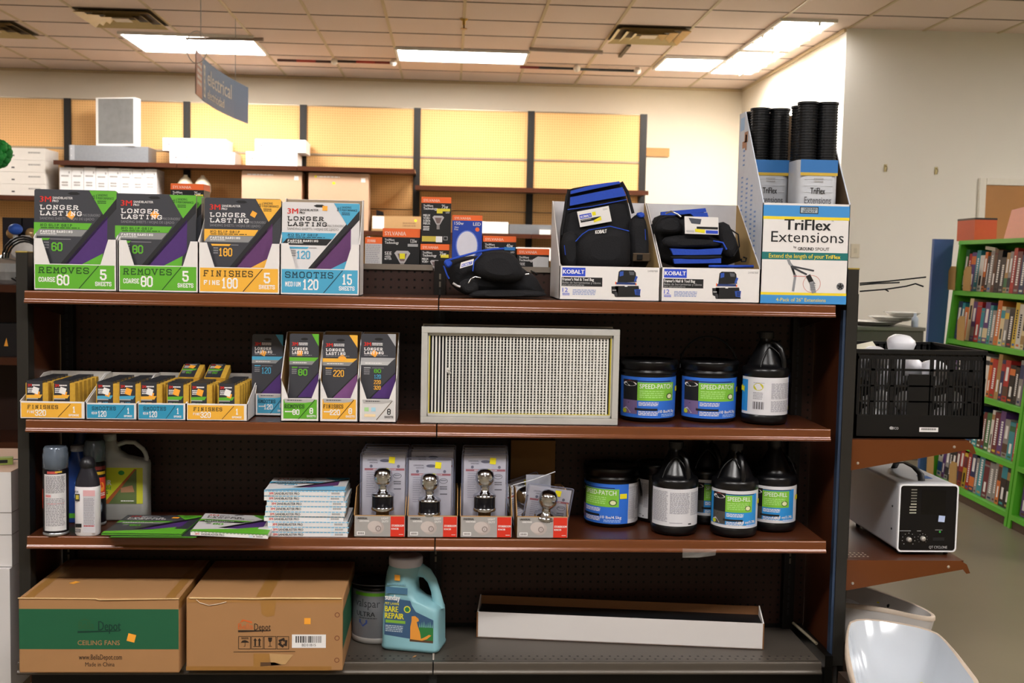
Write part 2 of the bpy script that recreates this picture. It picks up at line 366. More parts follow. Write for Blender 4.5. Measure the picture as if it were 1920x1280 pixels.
# ---- wall shelving on the back wall
PEG = M('dcb27a', .75, 0, .05, 4); PEGD = M('8a6237', .8, 0, .08, 4)
def pegmat(base, dot, pitch=.0254*2):
    m = M(base, .7, 0, .04, 3.01+pitch); nt = m.node_tree; b = nt.nodes['Principled BSDF']
    if nt.nodes.get('pegm'): return m
    src = b.inputs['Base Color'].links[0].from_socket
    tc = nt.nodes.new('ShaderNodeTexCoord'); v = nt.nodes.new('ShaderNodeVectorMath'); v.operation = 'SCALE'; v.inputs['Scale'].default_value = 1/pitch; nt.links.new(tc.outputs['Object'], v.inputs[0])
    fr = nt.nodes.new('ShaderNodeVectorMath'); fr.operation = 'FRACTION'; nt.links.new(v.outputs[0], fr.inputs[0])
    sb = nt.nodes.new('ShaderNodeVectorMath'); sb.operation = 'SUBTRACT'; sb.inputs[1].default_value = (.5, .5, .5); nt.links.new(fr.outputs[0], sb.inputs[0])
    ml = nt.nodes.new('ShaderNodeVectorMath'); ml.operation = 'MULTIPLY'; ml.inputs[1].default_value = (1, 0, 1); nt.links.new(sb.outputs[0], ml.inputs[0])
    ln = nt.nodes.new('ShaderNodeVectorMath'); ln.operation = 'LENGTH'; nt.links.new(ml.outputs[0], ln.inputs[0])
    lt = nt.nodes.new('ShaderNodeMath'); lt.operation = 'LESS_THAN'; lt.inputs[1].default_value = .19; nt.links.new(ln.outputs['Value'], lt.inputs[0])
    mx = nt.nodes.new('ShaderNodeMix'); mx.name = 'pegm'; mx.data_type = 'RGBA'; mx.inputs['B'].default_value = (*hx(dot), 1)
    nt.links.new(lt.outputs[0], mx.inputs['Factor']); nt.links.new(src, mx.inputs['A']); nt.links.new(mx.outputs['Result'], b.inputs['Base Color'])
    return m
PEGW = pegmat('dfae70', 'b58850', .0254); WSY = 11.72
ux = [-5.1]+[at(px, py, WSY)[0] for px, py in ((127, 184), (351, 191), (569, 199), (783, 206), (996, 213), (1207, 219))]
ws = thing('wall_shelving', 'long run of tan pegboard wall shelving with brown shelves along the back wall', 'shelving', (0, WSY, 0))
zt = 2.925
for i, x in enumerate(ux):
    m = MB(); m.box(x-.035, -.02, 0, x+.035, .06, zt+.01, M('26231f', .5, .3))
    z = .3
    while z < zt-.03: m.box(x-.006, -.0215, z, x+.006, -.02, z+.03, BLK); z += .06
    m.build('upright', ws)
for a, b in zip(ux, ux[1:]):
    for z0, z1 in ((2.44, zt), (1.9, 2.43), (1.2, 1.89), (.1, 1.19)):
        m = MB(); m.box(a+.035, .0, z0, b-.035, .02, z1, PEGW); m.build('pegboard_panel', ws)
    m = MB(); m.box(a+.035, -.008, 2.425, b-.035, .0, 2.445, M('a09078', .4, .5)); m.box(a+.035, -.01, zt-.002, b-.035, .03, zt+.01, M('a09078', .4, .5)); m.build('joint_rail', ws)
def wshelf(x0, x1, z, d=.42):
    m = MB(); m.box(x0, -d, z-.03, x1, 0, z, BROWN); m.box(x0, -d-.01, z-.04, x1, -d, z+.004, BROWN); m.build('shelf', ws)
zl = 2.275; zr = 2.115
for i in (1, 2, 3): wshelf(ux[i]+.0, ux[i+1]-.005, zl)
for i in (4, 5): wshelf(ux[i]+.0, ux[i+1]-.0025, zr)
wshelf(ux[0], ux[1]-.004, 1.925)
wshelf(ux[1], ux[2]-.004, 1.925); 
for i in (2, 3, 4, 5): wshelf(ux[i]+.0, ux[i+1]-.005, 1.655)
for i in range(6): wshelf(ux[i], ux[i+1]-.005, 1.3)
# things on the wall shelving
def wbox(name, px0, pyt, px1, pyb, z, H, D, mat, label, cat='box', Y=11.34, side=None, group=None, deco=None, pts=None):
    x0 = at(px0, pyb, Y)[0]; x1 = at(px1, pyb, Y)[0]; W = x1-x0
    m = MB(); m.box(-W/2, 0, 0, W/2, D, H, mat)
    if side: m.add([(W/2+.0005, 0, 0), (W/2+.0005, D, 0), (W/2+.0005, D, H), (W/2+.0005, 0, H)], [(0, 1, 2, 3)], side)
    F = Face(W, H, (px0, pyt, px1, pyb), (-W/2, 0, 0))
    if deco: deco(F, m)
    o = m.build(name, None, ((x0+x1)/2, Y, z+.001)); return tag(o, label, cat, group)
WB = M('ece8e2', .6, 0, .03); WB2 = M('ddd6cc', .6, 0, .05, 20); gi = ink('9a958e')
for k in range(4):
    o = wbox('white_carton', -40+[0, 2, -3, 4][k], 0, 82, 26, 1.925+k*.117, .115, .38, WB2, ['cream', 'cream', 'cream', 'cream'][k]+' flat carton in the stack at far left, '+['lowest', 'second from bottom', 'second from top', 'topmost'][k], group='flat cartons stacked at far left',
             deco=lambda F, m: (F.rect(m, 18, 15, 24, 18, BLK), F.lines(m, 50, 8, 74, 14, 1, gi)))
def fdeco(F, m): F.rect(m, 181, 207, 254, 284, M('8b8a88', .4, .6, .2, 14))
def sfr(F, m):
    F.rect(m, 132, 286, 140, 310, M('c6c8cc', .4, .5)); F.disc(m, 134, 292, 1, 1, WHITE, 2); F.disc(m, 134, 303, 1, 1, WHITE, 2)
wbox('metal_duct', 130, 286, 278, 312, zl, .155, .3, M('9fa2a6', .35, .7, .1), 'long grey galvanized metal panel lying under the upright white-framed filter', 'panel', Y=11.30, deco=sfr)
o = wbox('framed_filter', 176, 205, 256, 288, zl+.157, .47, .12, WB, 'upright square grey filter in a thick white frame on top shelf', 'filter', Y=11.32, deco=fdeco)
o.rotation_euler = (0, 0, math.radians(-14))
def wt(F, m): F.disc(m, F.b[0]+12, (F.b[1]+F.b[3])/2, 1.4, 1.4, BLK); F.lines(m, F.b[0]+30, F.b[1]+9, F.b[0]+62, F.b[1]+14, 1, gi)
wbox('white_carton', 318, 292, 440, 314, zl, .125, .34, WB, 'bright white flat carton under another, between filter and hanging sign', deco=wt, group='white cartons on the top wall shelf')
wbox('white_carton', 305, 268, 424, 291, zl+.127, .125, .34, WB, 'bright white flat carton atop its twin, between filter and hanging sign', deco=wt, group='white cartons on the top wall shelf')
wbox('white_carton', 461, 290, 557, 316, zl, .135, .36, WB, 'white flat carton with black dot, lower of the pair below the sign', deco=wt, group='white cartons on the top wall shelf', Y=11.3)
wbox('white_carton', 478, 265, 573, 290, zl+.137, .125, .36, WB, 'white flat carton with black dot, upper of the pair below the sign', deco=wt, group='white cartons on the top wall shelf', Y=11.32)
def row(F, m):
    x0, y0, x1, y1 = F.b; F.lines(m, x0+3, y0+14, x1-4, y0+18, 1, gi, 2, .7); F.lines(m, x0+4, y0+26, x1-6, y0+36, 2, gi); F.rect(m, x1-5, y0+7, x1-3, y0+11, gi)
for k in range(8):
    p0 = 112+k*22.8
    o = wbox('white_carton', p0, 318+[0, -1, 0, 1, 0, 1, 1, 0][k], p0+22, 372, 1.925, .285+random.random()*.012, .3, M('e9e6e4', .5, 0, .03), 'narrow upright white carton, %s from the left in the row below the metal panel' % ['first', 'second', 'third', 'fourth', 'fifth', 'sixth', 'seventh', 'eighth'][k], group='row of narrow white cartons', deco=row, side=(M('cfcac6', .5, 0, .5, 60) if k == 7 else None))
PK = M('c9a385', .7, 0, .03)
def pk(F, m): F.lines(m, F.b[0]+10, F.b[1]+6, F.b[0]+60, F.b[1]+10, 1, WHITE); F.sq(m, F.b[2]-10, F.b[1]+12, 4, 0, WHITE); 
def pk2(F, m): pk(F, m); F.disc(m, 591, 333, 2.5, 2.5, YELS, 3); F.disc(m, 625, 345, 3, 2.5, YELS, 3)
wbox('cardboard_carton', 453, 323, 565, 436, 1.655, .57, .3, PK, 'large pinkish cardboard carton standing under the shelf, behind the orange sandpaper pack', deco=pk, group='pink cartons under the shelf')
wbox('cardboard_carton', 578, 326, 690, 436, 1.655, .565, .3, PK, 'large pinkish cardboard carton with yellow dots, right of the dark upright', deco=pk2, group='pink cartons under the shelf')
for px, lb in ((348, 'left'), (380, 'right')):
    x, z = at(px, 372, 11.45)
    m = MB(); m.lathe([(.05, 0), (.082, .1), (.078, .16), (.05, .21), (.02, .235), (.018, .25)], M('e9dcc0', .35), 20); tag(m.build('lamp_shade', None, (x, 11.45, 1.926)), 'cream teardrop lamp shade, %s of two behind the orange-topped bulb box' % lb, 'lamp shade', 'cream lamp shades')
def bb(F, m): F.rect(m, 698, 401, 720, 425, WHITE); F.lines(m, 755, 412, 780, 422, 2, M('8a6a48', .7)); F.disc(m, 779, 408, 2.5, 2.5, YELS)
wbox('cardboard_carton', 697, 400, 790, 430, 1.655, .155, .3, TAN, 'low brown cardboard carton with white label behind the bulb boxes', deco=bb)
m = MB(); x, z = at(714, 398, 11.5); m.prism([(-.04, 0), (.04, 0), (.03, .04), (-.04, .06)], 0, .05, BLACKM); tag(m.build('black_clip', None, (x, 11.4, 1.812)), 'small black object on top of the low brown carton', 'clip')
wbox('white_carton', 896, 411, 953, 432, 1.655, .12, .3, WB, 'short white carton right of the blue bulb box on the far shelf')
wbox('metal_duct', 955, 416, 1060, 436, 1.655, .1, .3, M('77797c', .5, .3), 'long grey flat panel on the far shelf right of the white carton', 'panel')
wbox('small_box', 1012, 428, 1032, 437, 1.655, .05, .1, M('efe9e2', .5), 'tiny white box in front of the grey panel on far shelf', Y=11.31-.12+.1)
def gs_(F, m):
    g = M('3f7a58', .5); F.rect(m, 977, 455, 1003, 466, g); F.rect(m, 1008, 455, 1026, 466, g); F.line(m, [(1003, 466), (1012, 455)], 2, WHITE, 2)
wbox('green_white_box', 965, 447, 1060, 470, 1.655-.26, .13, .2, WB, 'white box with green windows below the far brown shelf', Y=11.32, deco=gs_)
# wooden plaque
x, z = at(1233, 285, WY-.03); m = MB(); m.box(-.13, 0, -.045, .13, .025, .045, M('c98f52', .55, 0, .12, 8)); tag(m.build('wood_plaque', None, (x, WY-.027, z)), 'small wooden board fixed on the cream wall right of the pegboard', 'board')
# far right: door, hooks, plate
x0, z0 = at(1846, 347, BY); 
d = struct(bpy.data.objects.new('door_1', None)); C.objects.link(d); d.location = (x0, BY, 0)
m = MB(); m.box(0, -.02, 0.01, .92, -.001, z0, M('b07a42', .5, 0, .12, 5)); m.build('door_panel', d)
m = MB(); fw = .055; m.box(-fw, -.035, 0, 0, -.001, z0+fw, M('e6e0d4', .5)); m.box(0, -.035, z0, .92+fw, -.001, z0+fw, M('e6e0d4', .5)); m.box(.92, -.035, 0, .92+fw, -.001, z0, M('e6e0d4', .5)); m.build('door_frame', d, bevel=.004)
for px, py, lb in ((1660, 315, 'left'), (1755, 320, 'right')):
    x, z = at(px, py, BY); m = MB(); m.box(-.012, -.004, -.03, .012, 0, .03, M('a89a70', .4, .6)); m.tube([(0, -.004, .02), (0, -.03, .01), (0, -.035, -.01), (0, -.02, -.025)], .004, M('7d7048', .4, .7), 6); tag(m.build('wall_hook', None, (x, BY-.001, z)), 'small brass wall hook, %s one of the two on the plain wall' % lb, 'hook')
x, z = at(1603, 470, BY); m = MB(); m.box(-.035, -.008, -.055, .035, 0, .055, M('d9cfb9', .5)); m.box(-.012, -.011, -.02, .012, -.008, .02, M('c9bfa9', .5)); tag(m.build('wall_plate', None, (x, BY-.001, z)), 'cream wall plate on the wall right of the tall blue and white carton', 'wall plate')
slabbox('baseboard_right', (BX, BY-.015, 0), (x0-.06, BY-.0005, .1), M('5b5148', .5))
# ================= the brown gondola =================
SY = 3.36; BYK = 3.72
avg = lambda *a: sum(a)/len(a)
XL = at(48, 792, SY)[0]; XS = at(819, 795, SY)[0]; XR = at(1558, 802, SY)[0]
Z1, Z2, Z3, Z0 = 1.267, .886, .5365, .153
PLX = at(29, 475, 3.42)[0]; PLX2 = at(51, 475, 3.42)[0]; PRX = at(1591, 497, 3.42)[0]; PRX2 = at(1612, 497, 3.42)[0]
g = thing('shelving_unit', 'long brown two-bay store shelving unit in the foreground holding the merchandise', 'shelving', (0, SY, 0))
def gy(y): return y-SY
for x0, x1 in ((PLX, PLX2), (PRX, PRX2)):
    m = MB(); m.box(x0, gy(3.42), .12, x1, gy(3.47), 1.378, CHAR); 
    m.box(x0-.001, gy(3.419), 1.376, x1+.001, gy(3.471), 1.382, M('8d7a3a', .4, .5))
    m.build('front_post', g, bevel=.002)
for x0, x1 in ((PLX+.012, PLX+.026), (PRX+.002, PRX+.016)):
    m = MB(); m.box(x0, gy(3.47), .05, x1, gy(4.13), 1.36, BROWN); m.build('end_panel', g)
m = MB(); m.box(PRX-.008, gy(3.425), .13, PRX, gy(3.45), 1.25, M('3c4c66', .3, .4)); m.build('edge_trim', g)
# perforated back panel, one hole every inch
def perf(x0, x1, z0, z1, name):
    m = MB(); p = .0254; nx = int((x1-x0)/p); nz = int((z1-z0)/p); px_ = (x1-x0)/nx; pz = (z1-z0)/nz; r = .0034
    v = []; f = []
    for i in range(nx+1):
        for j in range(nz+1): v.append((x0+i*px_, 0, z0+j*pz))
    I = lambda i, j: i*(nz+1)+j
    for i in range(nx):
        for j in range(nz):
            cx = x0+(i+.5)*px_; cz = z0+(j+.5)*pz; b = len(v)
            v += [(cx-r, 0, cz-r), (cx+r, 0, cz-r), (cx+r, 0, cz+r), (cx-r, 0, cz+r)]
            o = (I(i, j), I(i+1, j), I(i+1, j+1), I(i, j+1))
            for k in range(4): f.append((o[k], o[(k+1) % 4], b+(k+1) % 4, b+k))
    m.add(v, f, BROWND); m.build(name, g, (0, gy(BYK), 0))
up = [at(128, 600, 3.70)[0], XS+.0, at(1496, 600, 3.70)[0]]
perf(PLX+.03, XS-.02, .16, 1.352, 'perforated_panel'); perf(XS+.02, PRX, .16, 1.352, 'perforated_panel')
for x in up:
    m = MB(); m.box(x-.019, gy(3.685), .1, x+.019, gy(3.715), 1.378, M('1a1614', .4, .4))
    z = .2
    while z < 1.34:
        m.box(x-.003, gy(3.684), z, x+.003, gy(3.685), z+.018, M('6d675c', .4, .5) if abs(z-.4) < .03 or z > 1.28 else BLK); z += .0254
    m.build('upright', g)
for x0, x1 in ((PLX+.03, XS-.025), (XS+.025, PRX)):
    m = MB(); m.box(x0, gy(3.712), 1.346, x1, gy(3.735), 1.364, M('8d8378', .4, .5)); m.build('top_rail', g)
def shelf(x0, x1, z, mat=None, y1=3.70):
    mat = mat or BROWN
    m = MB(); m.box(x0+.001, gy(SY+.012), z-.028, x1-.001, gy(y1), z-.001, mat); s = m.build('shelf', g)
    m = MB()   # rolled price rail
    prof = [(.012, 0), (0, .0005), (-.003, -.001), (-.004, -.003), (-.0042, -.012), (-.0045, -.022), (-.0055, -.0265), (-.0085, -.029), (-.0105, -.0325), (-.0095, -.036), (-.006, -.038), (.0, -.0385), (.012, -.036)]
    m.loft([[(x, gy(SY+.006)+a, z+b) for a, b in prof] for x in (x0, x1)], mat if mat is not BROWN else LIP, True); o = m.build('price_rail', s)
for z in (Z1, Z2, Z3):
    shelf(XL, XS-.002, z); shelf(XS+.002, XR, z)
# brackets under shelf ends at the right
for z in (Z1, Z2, Z3):
    for x in (XL+.004, XR-.006):
        m = MB(); m.prism([(gy(3.69), z-.09), (gy(3.69), z-.028), (gy(3.38), z-.028), (gy(3.38), z-.04)], x-.001, x+.002, BROWND, axis='x'); m.build('bracket', g)
# base decks: dark, with two rows of small holes along the front
DECK = M('585149', .4, .3, .1, 7)
for x0, x1 in ((PLX2-.02, XS-.002), (XS+.002, at(1541, 1240, SY)[0])):
    shelf(x0, x1, Z0, DECK)
    m = MB(); x = x0+.03
    while x < x1-.02:
        for yy, o in ((3.395, 0), (3.42, .0127)): m.box(x+o-.0032, gy(yy)-.003, Z0-.0012, x+o+.0032, gy(yy)+.003, Z0-.0006, BLK)
        x += .0254
    m.build('deck_holes', g)
m = MB(); m.box(PLX2, gy(3.42), .0, PRX, gy(3.44), .11, M('0e0d0c', .6)); m.build('kick_plate', g)
m = MB(); m.box(PRX-.03, gy(3.40), .04, PRX-.005, gy(3.70), .16, M('14130f', .4, .4)); m.build('base_shoe', g)
m = MB(); m.box(XS-.012, gy(SY+.014), .08, XS+.012, gy(SY+.03), Z0-.003, BLK); m.build('seam_light_block', g)  # added dark filler, blocks light leaking through the gap between the rails
# slanted light rod lying at the right rear corner of the deck
m = MB(); a = at(1484, 1160, 3.68); b = at(1520, 1196, 3.56); m.tube([(a[0], 3.66, Z0+.028), (b[0]+.0, 3.50, Z0+.012)], .005, M('a89c84', .4, .4), 6); tag(m.build('metal_strip'), 'thin pale metal strip at the right rear corner of the bottom deck', 'strip')
# rear side shelf that carries the light bulb boxes
m = MB(); m.box(PLX+.03, gy(3.74), Z1-.03, PRX, gy(4.12), Z1, BROWN); m.build('shelf', g)
m = MB(); m.box(PLX+.03, gy(3.725), .1, PRX, gy(3.735), 1.344, M('0d0907', .7)); m.build('rear_panel', g)  # near-black so the perforations read dark: their shade put into its colour
# clear tape hanging from the rail of the third shelf
m = MB(); a = at(1280, 1030, 3.345); b = at(1343, 1045, 3.345); m.add([(a[0], 3.347, a[1]+.003), (b[0], 3.347, a[1]), (b[0]-.002, 3.349, b[1]+.006), ((a[0]+b[0])/2, 3.344, b[1]+.0), (a[0]+.001, 3.35, b[1]-.002)], [(0, 1, 2, 3, 4)], M('cfcac2', .12, 0, .3, 60, 0, .22)); tag(m.build('tape_strip'), 'crumpled clear tape stuck on the rail of the third shelf', 'tape')
# end cap shelves
ec = thing('end_shelf_unit', 'brown end shelves with tapered brackets fixed on the right end of the unit', 'shelving', (PRX2, 3.45, 0))
EX = .40
for z, name in ((.842, 'upper'), (.455, 'lower')):
    m = MB(); m.box(.012, .0, z-.012, EX-.01, .92, z, BROWN)
    m.box(.02, .02, z, .06, .021, z+.0005, BLK)
    sh = m.build('shelf', ec)
    m = MB(); o = [(.0, z-.10), (.0, z), (EX-.02, z), (EX, z-.012), (EX+.012, z-.04), (EX-.0, z-.042), (EX-.012, z-.028)]
    m.prism(o, -.004, .0, M('6b3a18', .35, .2, .06, 6))
    for u, vz in ((.03, -.075), (EX-.06, -.02)): m.lathe([(.005, 0), (.003, .003)], M('d8cfc2', .3, .8), 8, T=Matrix.Translation((u, -.004, z+vz)) @ Matrix.Rotation(math.pi/2, 4, 'X'))
    m.build('bracket', sh)
    m = MB(); m.prism(o, .92, .924, BROWN); m.build('bracket', sh)
    m = MB()
    for i in range(5):
        for j in range(3): m.box(.035+.014*i, .04+.022*j, z+.0002, .04+.014*i, .045+.022*j, z+.0008, M('c8bda8', .5))
    m.build('shelf_holes', sh)
m = MB(); m.box(-.001, .88, .0, .03, .92, 1.375, CHAR); m.build('post', ec)
m = MB(); m.box(-.001, .02, .0, .02, .05, 1.30, CHAR); m.build('post', ec)

# ================= sandpaper display trays and packs =================
G6 = '5fae2c'; Y6 = 'eeb23c'; B6 = '4aa3c7'; GD = ink('1f4a17'); YD = ink('4a3b18'); BD = ink('143c4c')
def sticker(par, F, x, y, r, ang, mat=None, l=4, asp=1, name='price_sticker'):
    m = MB(); F.sq(m, x, y, r, ang, mat or ORANGE, l, asp); o = m.build(name, par); return o
def tri_digit(F, m, t, x0, y0, x1, y1, mat, l=2, th=.17): F.slab(m, t, x0, y0, x1, y1, mat, l, th, False, .9)
def tray(px0, px1, pt, pb, z, Y, ear, back, depth, acc, word, sub, grit, cnt, unit, label, narrow=False, canon=None, inner=WCARD, closed_front=False, backc=None):
    x0 = at(px0, pb, Y)[0]; x1 = at(px1, pb, Y)[0]; W = x1-x0; s = W/(px1-px0)
    H = (pb-ear)*s; hf = (pb-pt)*s; HB = (pb-back)*s
    t = thing('display_tray', label, 'display box', ((x0+x1)/2, Y, z+.001), 0, 'cardboard display trays of sanding goods'); h = W/2; th = .0022
    P = lambda x, y: (-h+(x-px0)*s, (pb-y)*s)
    e = (px1-px0)*(.10 if not narrow else .0); e2 = (px1-px0)*(.195 if not narrow else .2)
    m = MB()
    if ear < pt: m.prism([P(px0, pb), P(px1, pb), P(px1, ear), P(px1-e, ear), P(px1-e2, pt), P(px0+e2, pt), P(px0+e, ear), P(px0, ear)], 0, th, WCARD)
    else: m.box(-h, 0, 0, h, th, hf, WCARD)
    for sx in (-1, 1):
        x = sx*(h-th/2); m.prism([(0.0, 0), (depth, 0), (depth, HB), (depth*.75, HB), (0, max(H, hf))], x-th/2, x+th/2, WCARD, axis='x')
        m.prism([(0.003, 0.002), (depth-.001, 0.002), (depth-.001, HB-.001), (depth*.75, HB-.001), (0.003, max(H, hf)-.002)], x-sx*th/2-sx*.0004, x-sx*th/2-sx*.0002, backc or inner, axis='x')
    m.box(-h, depth-th, 0, h, depth, HB, WCARD); m.box(-h+.001, depth-th-.0004, 0.002, h-.001, depth-th, HB-.001, backc or inner); m.box(-h, 0, 0, h, depth, th, WCARD); m.build('carton', t)
    # printed front in canonical 0..155 x 0..48 units
    cb = (0, 0, 155, 50) if not canon else canon
    F = Face(W, hf, cb, (-h, 0, 0)); m = MB(); a = ink(acc); dk = {G6: GD, Y6: YD, B6: BD}.get(acc, BLK)
    wt = WHITE
    if not narrow:
        F.rect(m, 3, 1.5, 151, 46, a); F.slab(m, word, 10, 6, 103, 18, dk, 2, .16)
        tri_digit(F, m, sub, 10, 25, 40, 34, wt, 2, .2); gw = 22 if len(grit) == 2 else 30
        tri_digit(F, m, grit, 44, 20, 44+gw, 40, wt, 2, .2)
        F.line(m, [(121, 3), (85, 45)], 1.6, dk, 2)
        cw = 11 if len(cnt) == 1 else 19
        tri_digit(F, m, cnt, 130-cw/2, 9, 130+cw/2, 29, wt, 2, .18); tri_digit(F, m, unit, 115, 32, 145, 40, wt, 2, .2)
    m.build('printed_label', t); t['hf'] = 0; del t['hf']
    return t, (-h, s, h, th), F
def packart(F, m, acc, base, grit, light=False, narrow=False, multi=False):
    """canonical art box: x 61..217, y 355..548 (wide)  or x 540..597, y 624..787 (narrow)"""
    a = ink(acc); tx = BLK if light else WHITE; g2 = ink('8f8d8c' if light else '8c8c90'); pur = ink('3f2464') if acc != Y6 and not light else ink('5f3468')
    pur = M('4a2a6c' if acc == G6 else '5c3364', .7, 0, .1, 60)
    dk = {G6: GD, Y6: YD, B6: BD}.get(acc, BLK); bk = M('1d1d20', .5)
    if not narrow:
        side = M('3d3e44' if not light else 'd6d3d2', .35)
        F.poly(m, [(198, 407), (217, 385), (217, 480), (198, 480)], side, 1)
        F.poly(m, [(217, 366), (217, 390), (125, 500), (110, 500)], bk, 2)
        F.poly(m, [(200, 404), (200, 468), (187, 483), (150, 500), (118, 500)], pur, 2)
        F.poly(m, [(150, 500), (192, 477), (190, 500)], a, 3)
        F.poly(m, [(165, 356), (217, 356), (217, 370), (192, 402)], a, 3)
        F.text(m, '#1', 171, 363, 179, 372, dk, 4); F.text(m, 'SANDING', 181, 362, 200, 366.5, dk, 4, .03); F.text(m, 'PERFORMANCE', 181, 368, 212, 372.5, dk, 4, .03); F.lines(m, 181, 375, 198, 382, 2, dk, 4)
        F.text(m, '3M', 72, 368.5, 93, 379.5, RED, 4, .05); F.text(m, 'SANDBLASTER', 96, 369, 134, 373.5, tx, 4, .03); F.text(m, 'PRO', 96, 375, 107, 379.5, tx, 4, .04)
        F.slab(m, 'LONGER', 72, 385, 144, 394, tx, 4, .19); F.slab(m, 'LASTING', 72, 396.5, 151, 405.5, tx, 4, .19)
        F.text(m, 'MAS DURADERO', 153, 401, 186, 406, g2, 4, .02); F.text(m, 'SANDING SHEETS / HOJAS DE LIJADO', 72, 408.5, 175, 413.5, g2, 4, .02)
        F.poly(m, [(61, 419), (171, 419), (163, 431.5), (61, 431.5)], a, 3); F.poly(m, [(61, 419), (72, 431), (61, 444)], a, 4)
        F.poly(m, [(68, 432), (162, 432), (151, 445), (61, 445)], ink('8b8b8b') if not light else BLK, 3)
        F.slab(m, 'NO', 73, 421.5, 85, 426.5, dk, 4, .2); F.slab(m, 'SLIP', 89, 421.5, 108, 426.5, dk, 4, .2); F.slab(m, 'GRIP', 113, 421.5, 133, 426.5, dk, 4, .2); F.lines(m, 74, 428, 150, 431, 1, dk, 4)
        F.slab(m, 'FASTER', 73, 434, 101, 438.5, WHITE, 4, .2); F.slab(m, 'SANDING', 104, 434, 134, 438.5, WHITE, 4, .2); F.lines(m, 73, 440, 105, 442.5, 1, WHITE, 4)
        L = 92 if acc == G6 else 116
        F.poly(m, [(75, 449), (L, 449), (L-4, 453), (77, 453)], a, 3); F.rect(m, L, 450, 131, 451.3, g2, 3)
        x0 = 95 if len(grit) == 2 else 91
        tri_digit(F, m, grit, x0, 457, 115 if len(grit) == 2 else 118, 474, a, 4); F.lines(m, 80, 456, 90, 471, 3, g2, 4)
        F.poly(m, [(124, 362), (130, 359.5), (142, 359.5), (148, 363), (142, 365), (130, 365)], BLK, 3)
    else:
        F.poly(m, [(587, 624), (597, 624), (597, 648), (583, 624)], a, 3)
        F.poly(m, [(597, 695), (597, 745), (584, 745), (556, 745)], M('4a2a6c' if acc != Y6 else '7a4a80', .7, 0, .1, 60), 2); F.line(m, [(597, 697), (556, 745)], 2, bk, 3)
        F.disc(m, 569, 634, 7, 2.5, BLK, 3, 12)
        F.text(m, '3M', 545, 640, 556, 647, RED, 4, .05); F.lines(m, 558, 641, 576, 647, 2, tx, 4)
        F.slab(m, 'LONGER', 545, 650, 575, 655.5, tx, 4, .2); F.slab(m, 'LASTING', 545, 657, 577, 662.5, tx, 4, .2); F.lines(m, 545, 664, 585, 666.5, 1, g2, 4)
        F.poly(m, [(540, 669), (597, 669), (590, 676), (540, 676)], a, 3); F.poly(m, [(540, 676), (590, 676), (584, 683), (540, 683)], ink('8b8b8b') if not multi else ink('b9b9b9'), 3); F.lines(m, 547, 678.5, 575, 681, 1, WHITE, 4)
        F.rect(m, 545, 687, 556, 689, a, 3); F.rect(m, 558, 687.5, 578, 688.5, g2, 3); F.lines(m, 545, 691, 555, 702, 3, g2, 4)
        if multi:
            for i, (c, t_) in enumerate(((G6, '80'), (B6, '120'), (Y6, '220'), (Y6, '320'))): tri_digit(F, m, t_, 562, 690+i*10.5, 573, 697.5+i*10.5, ink(c), 4)
        else: tri_digit(F, m, grit, 558, 691, 575, 704, a, 4)
def pack(par_label, px0, pyt, px1, Y, z, hz, acc, grit, stick, light=False, narrow=False, lean=.05, T=.011, art=True, multi=False, group=None, canon=None, corner=True):
    """an upright envelope of sanding sheets; px at the top edge"""
    x0 = at(px0, pyt, Y)[0]; x1 = at(px1, pyt, Y)[0]; W = x1-x0; h = W/2; top = at((px0+px1)/2, pyt, Y)[1]; H = top-z-hz
    t = thing('sandpaper_pack', par_label, 'sandpaper', ((x0+x1)/2, Y, z+hz), 0, group or 'upright packs of sanding sheets'); t.rotation_euler = (-lean, 0, 0)
    base = M('3d3e44' if not light else 'd9d6d6', .38, 0, .03, 30)
    m = MB(); c = .004; m.prism([(-h, 0), (h, 0), (h, H-c), (h-c, H), (-h+c, H), (-h, H-c)], 0, T, base); m.build('envelope', t, bevel=.001, seg=1)
    cb = canon or ((61, 355, 217, 548) if not narrow else (540, 624, 597, 787))
    F = Face(W, H, cb, (-h, 0, 0))
    if art:
        m = MB(); packart(F, m, acc, None, grit, light, narrow, multi); m.build('printed_front', t)
    if stick: sticker(t, F, *stick)
    return t
FY = 3.375
GRP = 'packs behind the front pack in a tray'
# 60
tray(63, 219, 500, 551, Z1, FY, 452, 405, .13, G6, 'REMOVES', 'COARSE', '60', '5', 'SHEETS', 'display tray with green front reading REMOVES COARSE 60, at far left of top shelf')
for k in (2, 1): pack('grey sandpaper pack hidden behind the front one in the green 60 tray', 63, 358, 216, FY+.012+.016*k, Z1, .004, G6, '60', None, art=(k == 1), group=GRP)
pack('grey, green and purple grit 60 sandpaper pack standing in the leftmost green tray', 61, 355, 216, FY+.012, Z1, .004, G6, '60', (131, 404, 6.5, .6))
# 80
tray(222, 372, 502, 553, Z1, FY, 455, 410, .15, G6, 'REMOVES', 'COARSE', '80', '5', 'SHEETS', 'display tray with green front reading REMOVES COARSE 80, second on top shelf')
for k in (4, 3, 2): pack('sandpaper pack with green corner peeking out behind the front grit 80 pack', 214+16, 365, 372+k*2, FY+.012+.022*k, Z1, .004, G6, '80', None, art=True, group=GRP)
pack('grey, green and purple grit 80 sandpaper pack in the second tray from left', 214, 363, 366, FY+.012, Z1, .004, G6, '80', (137, 396, 6.5, .65))
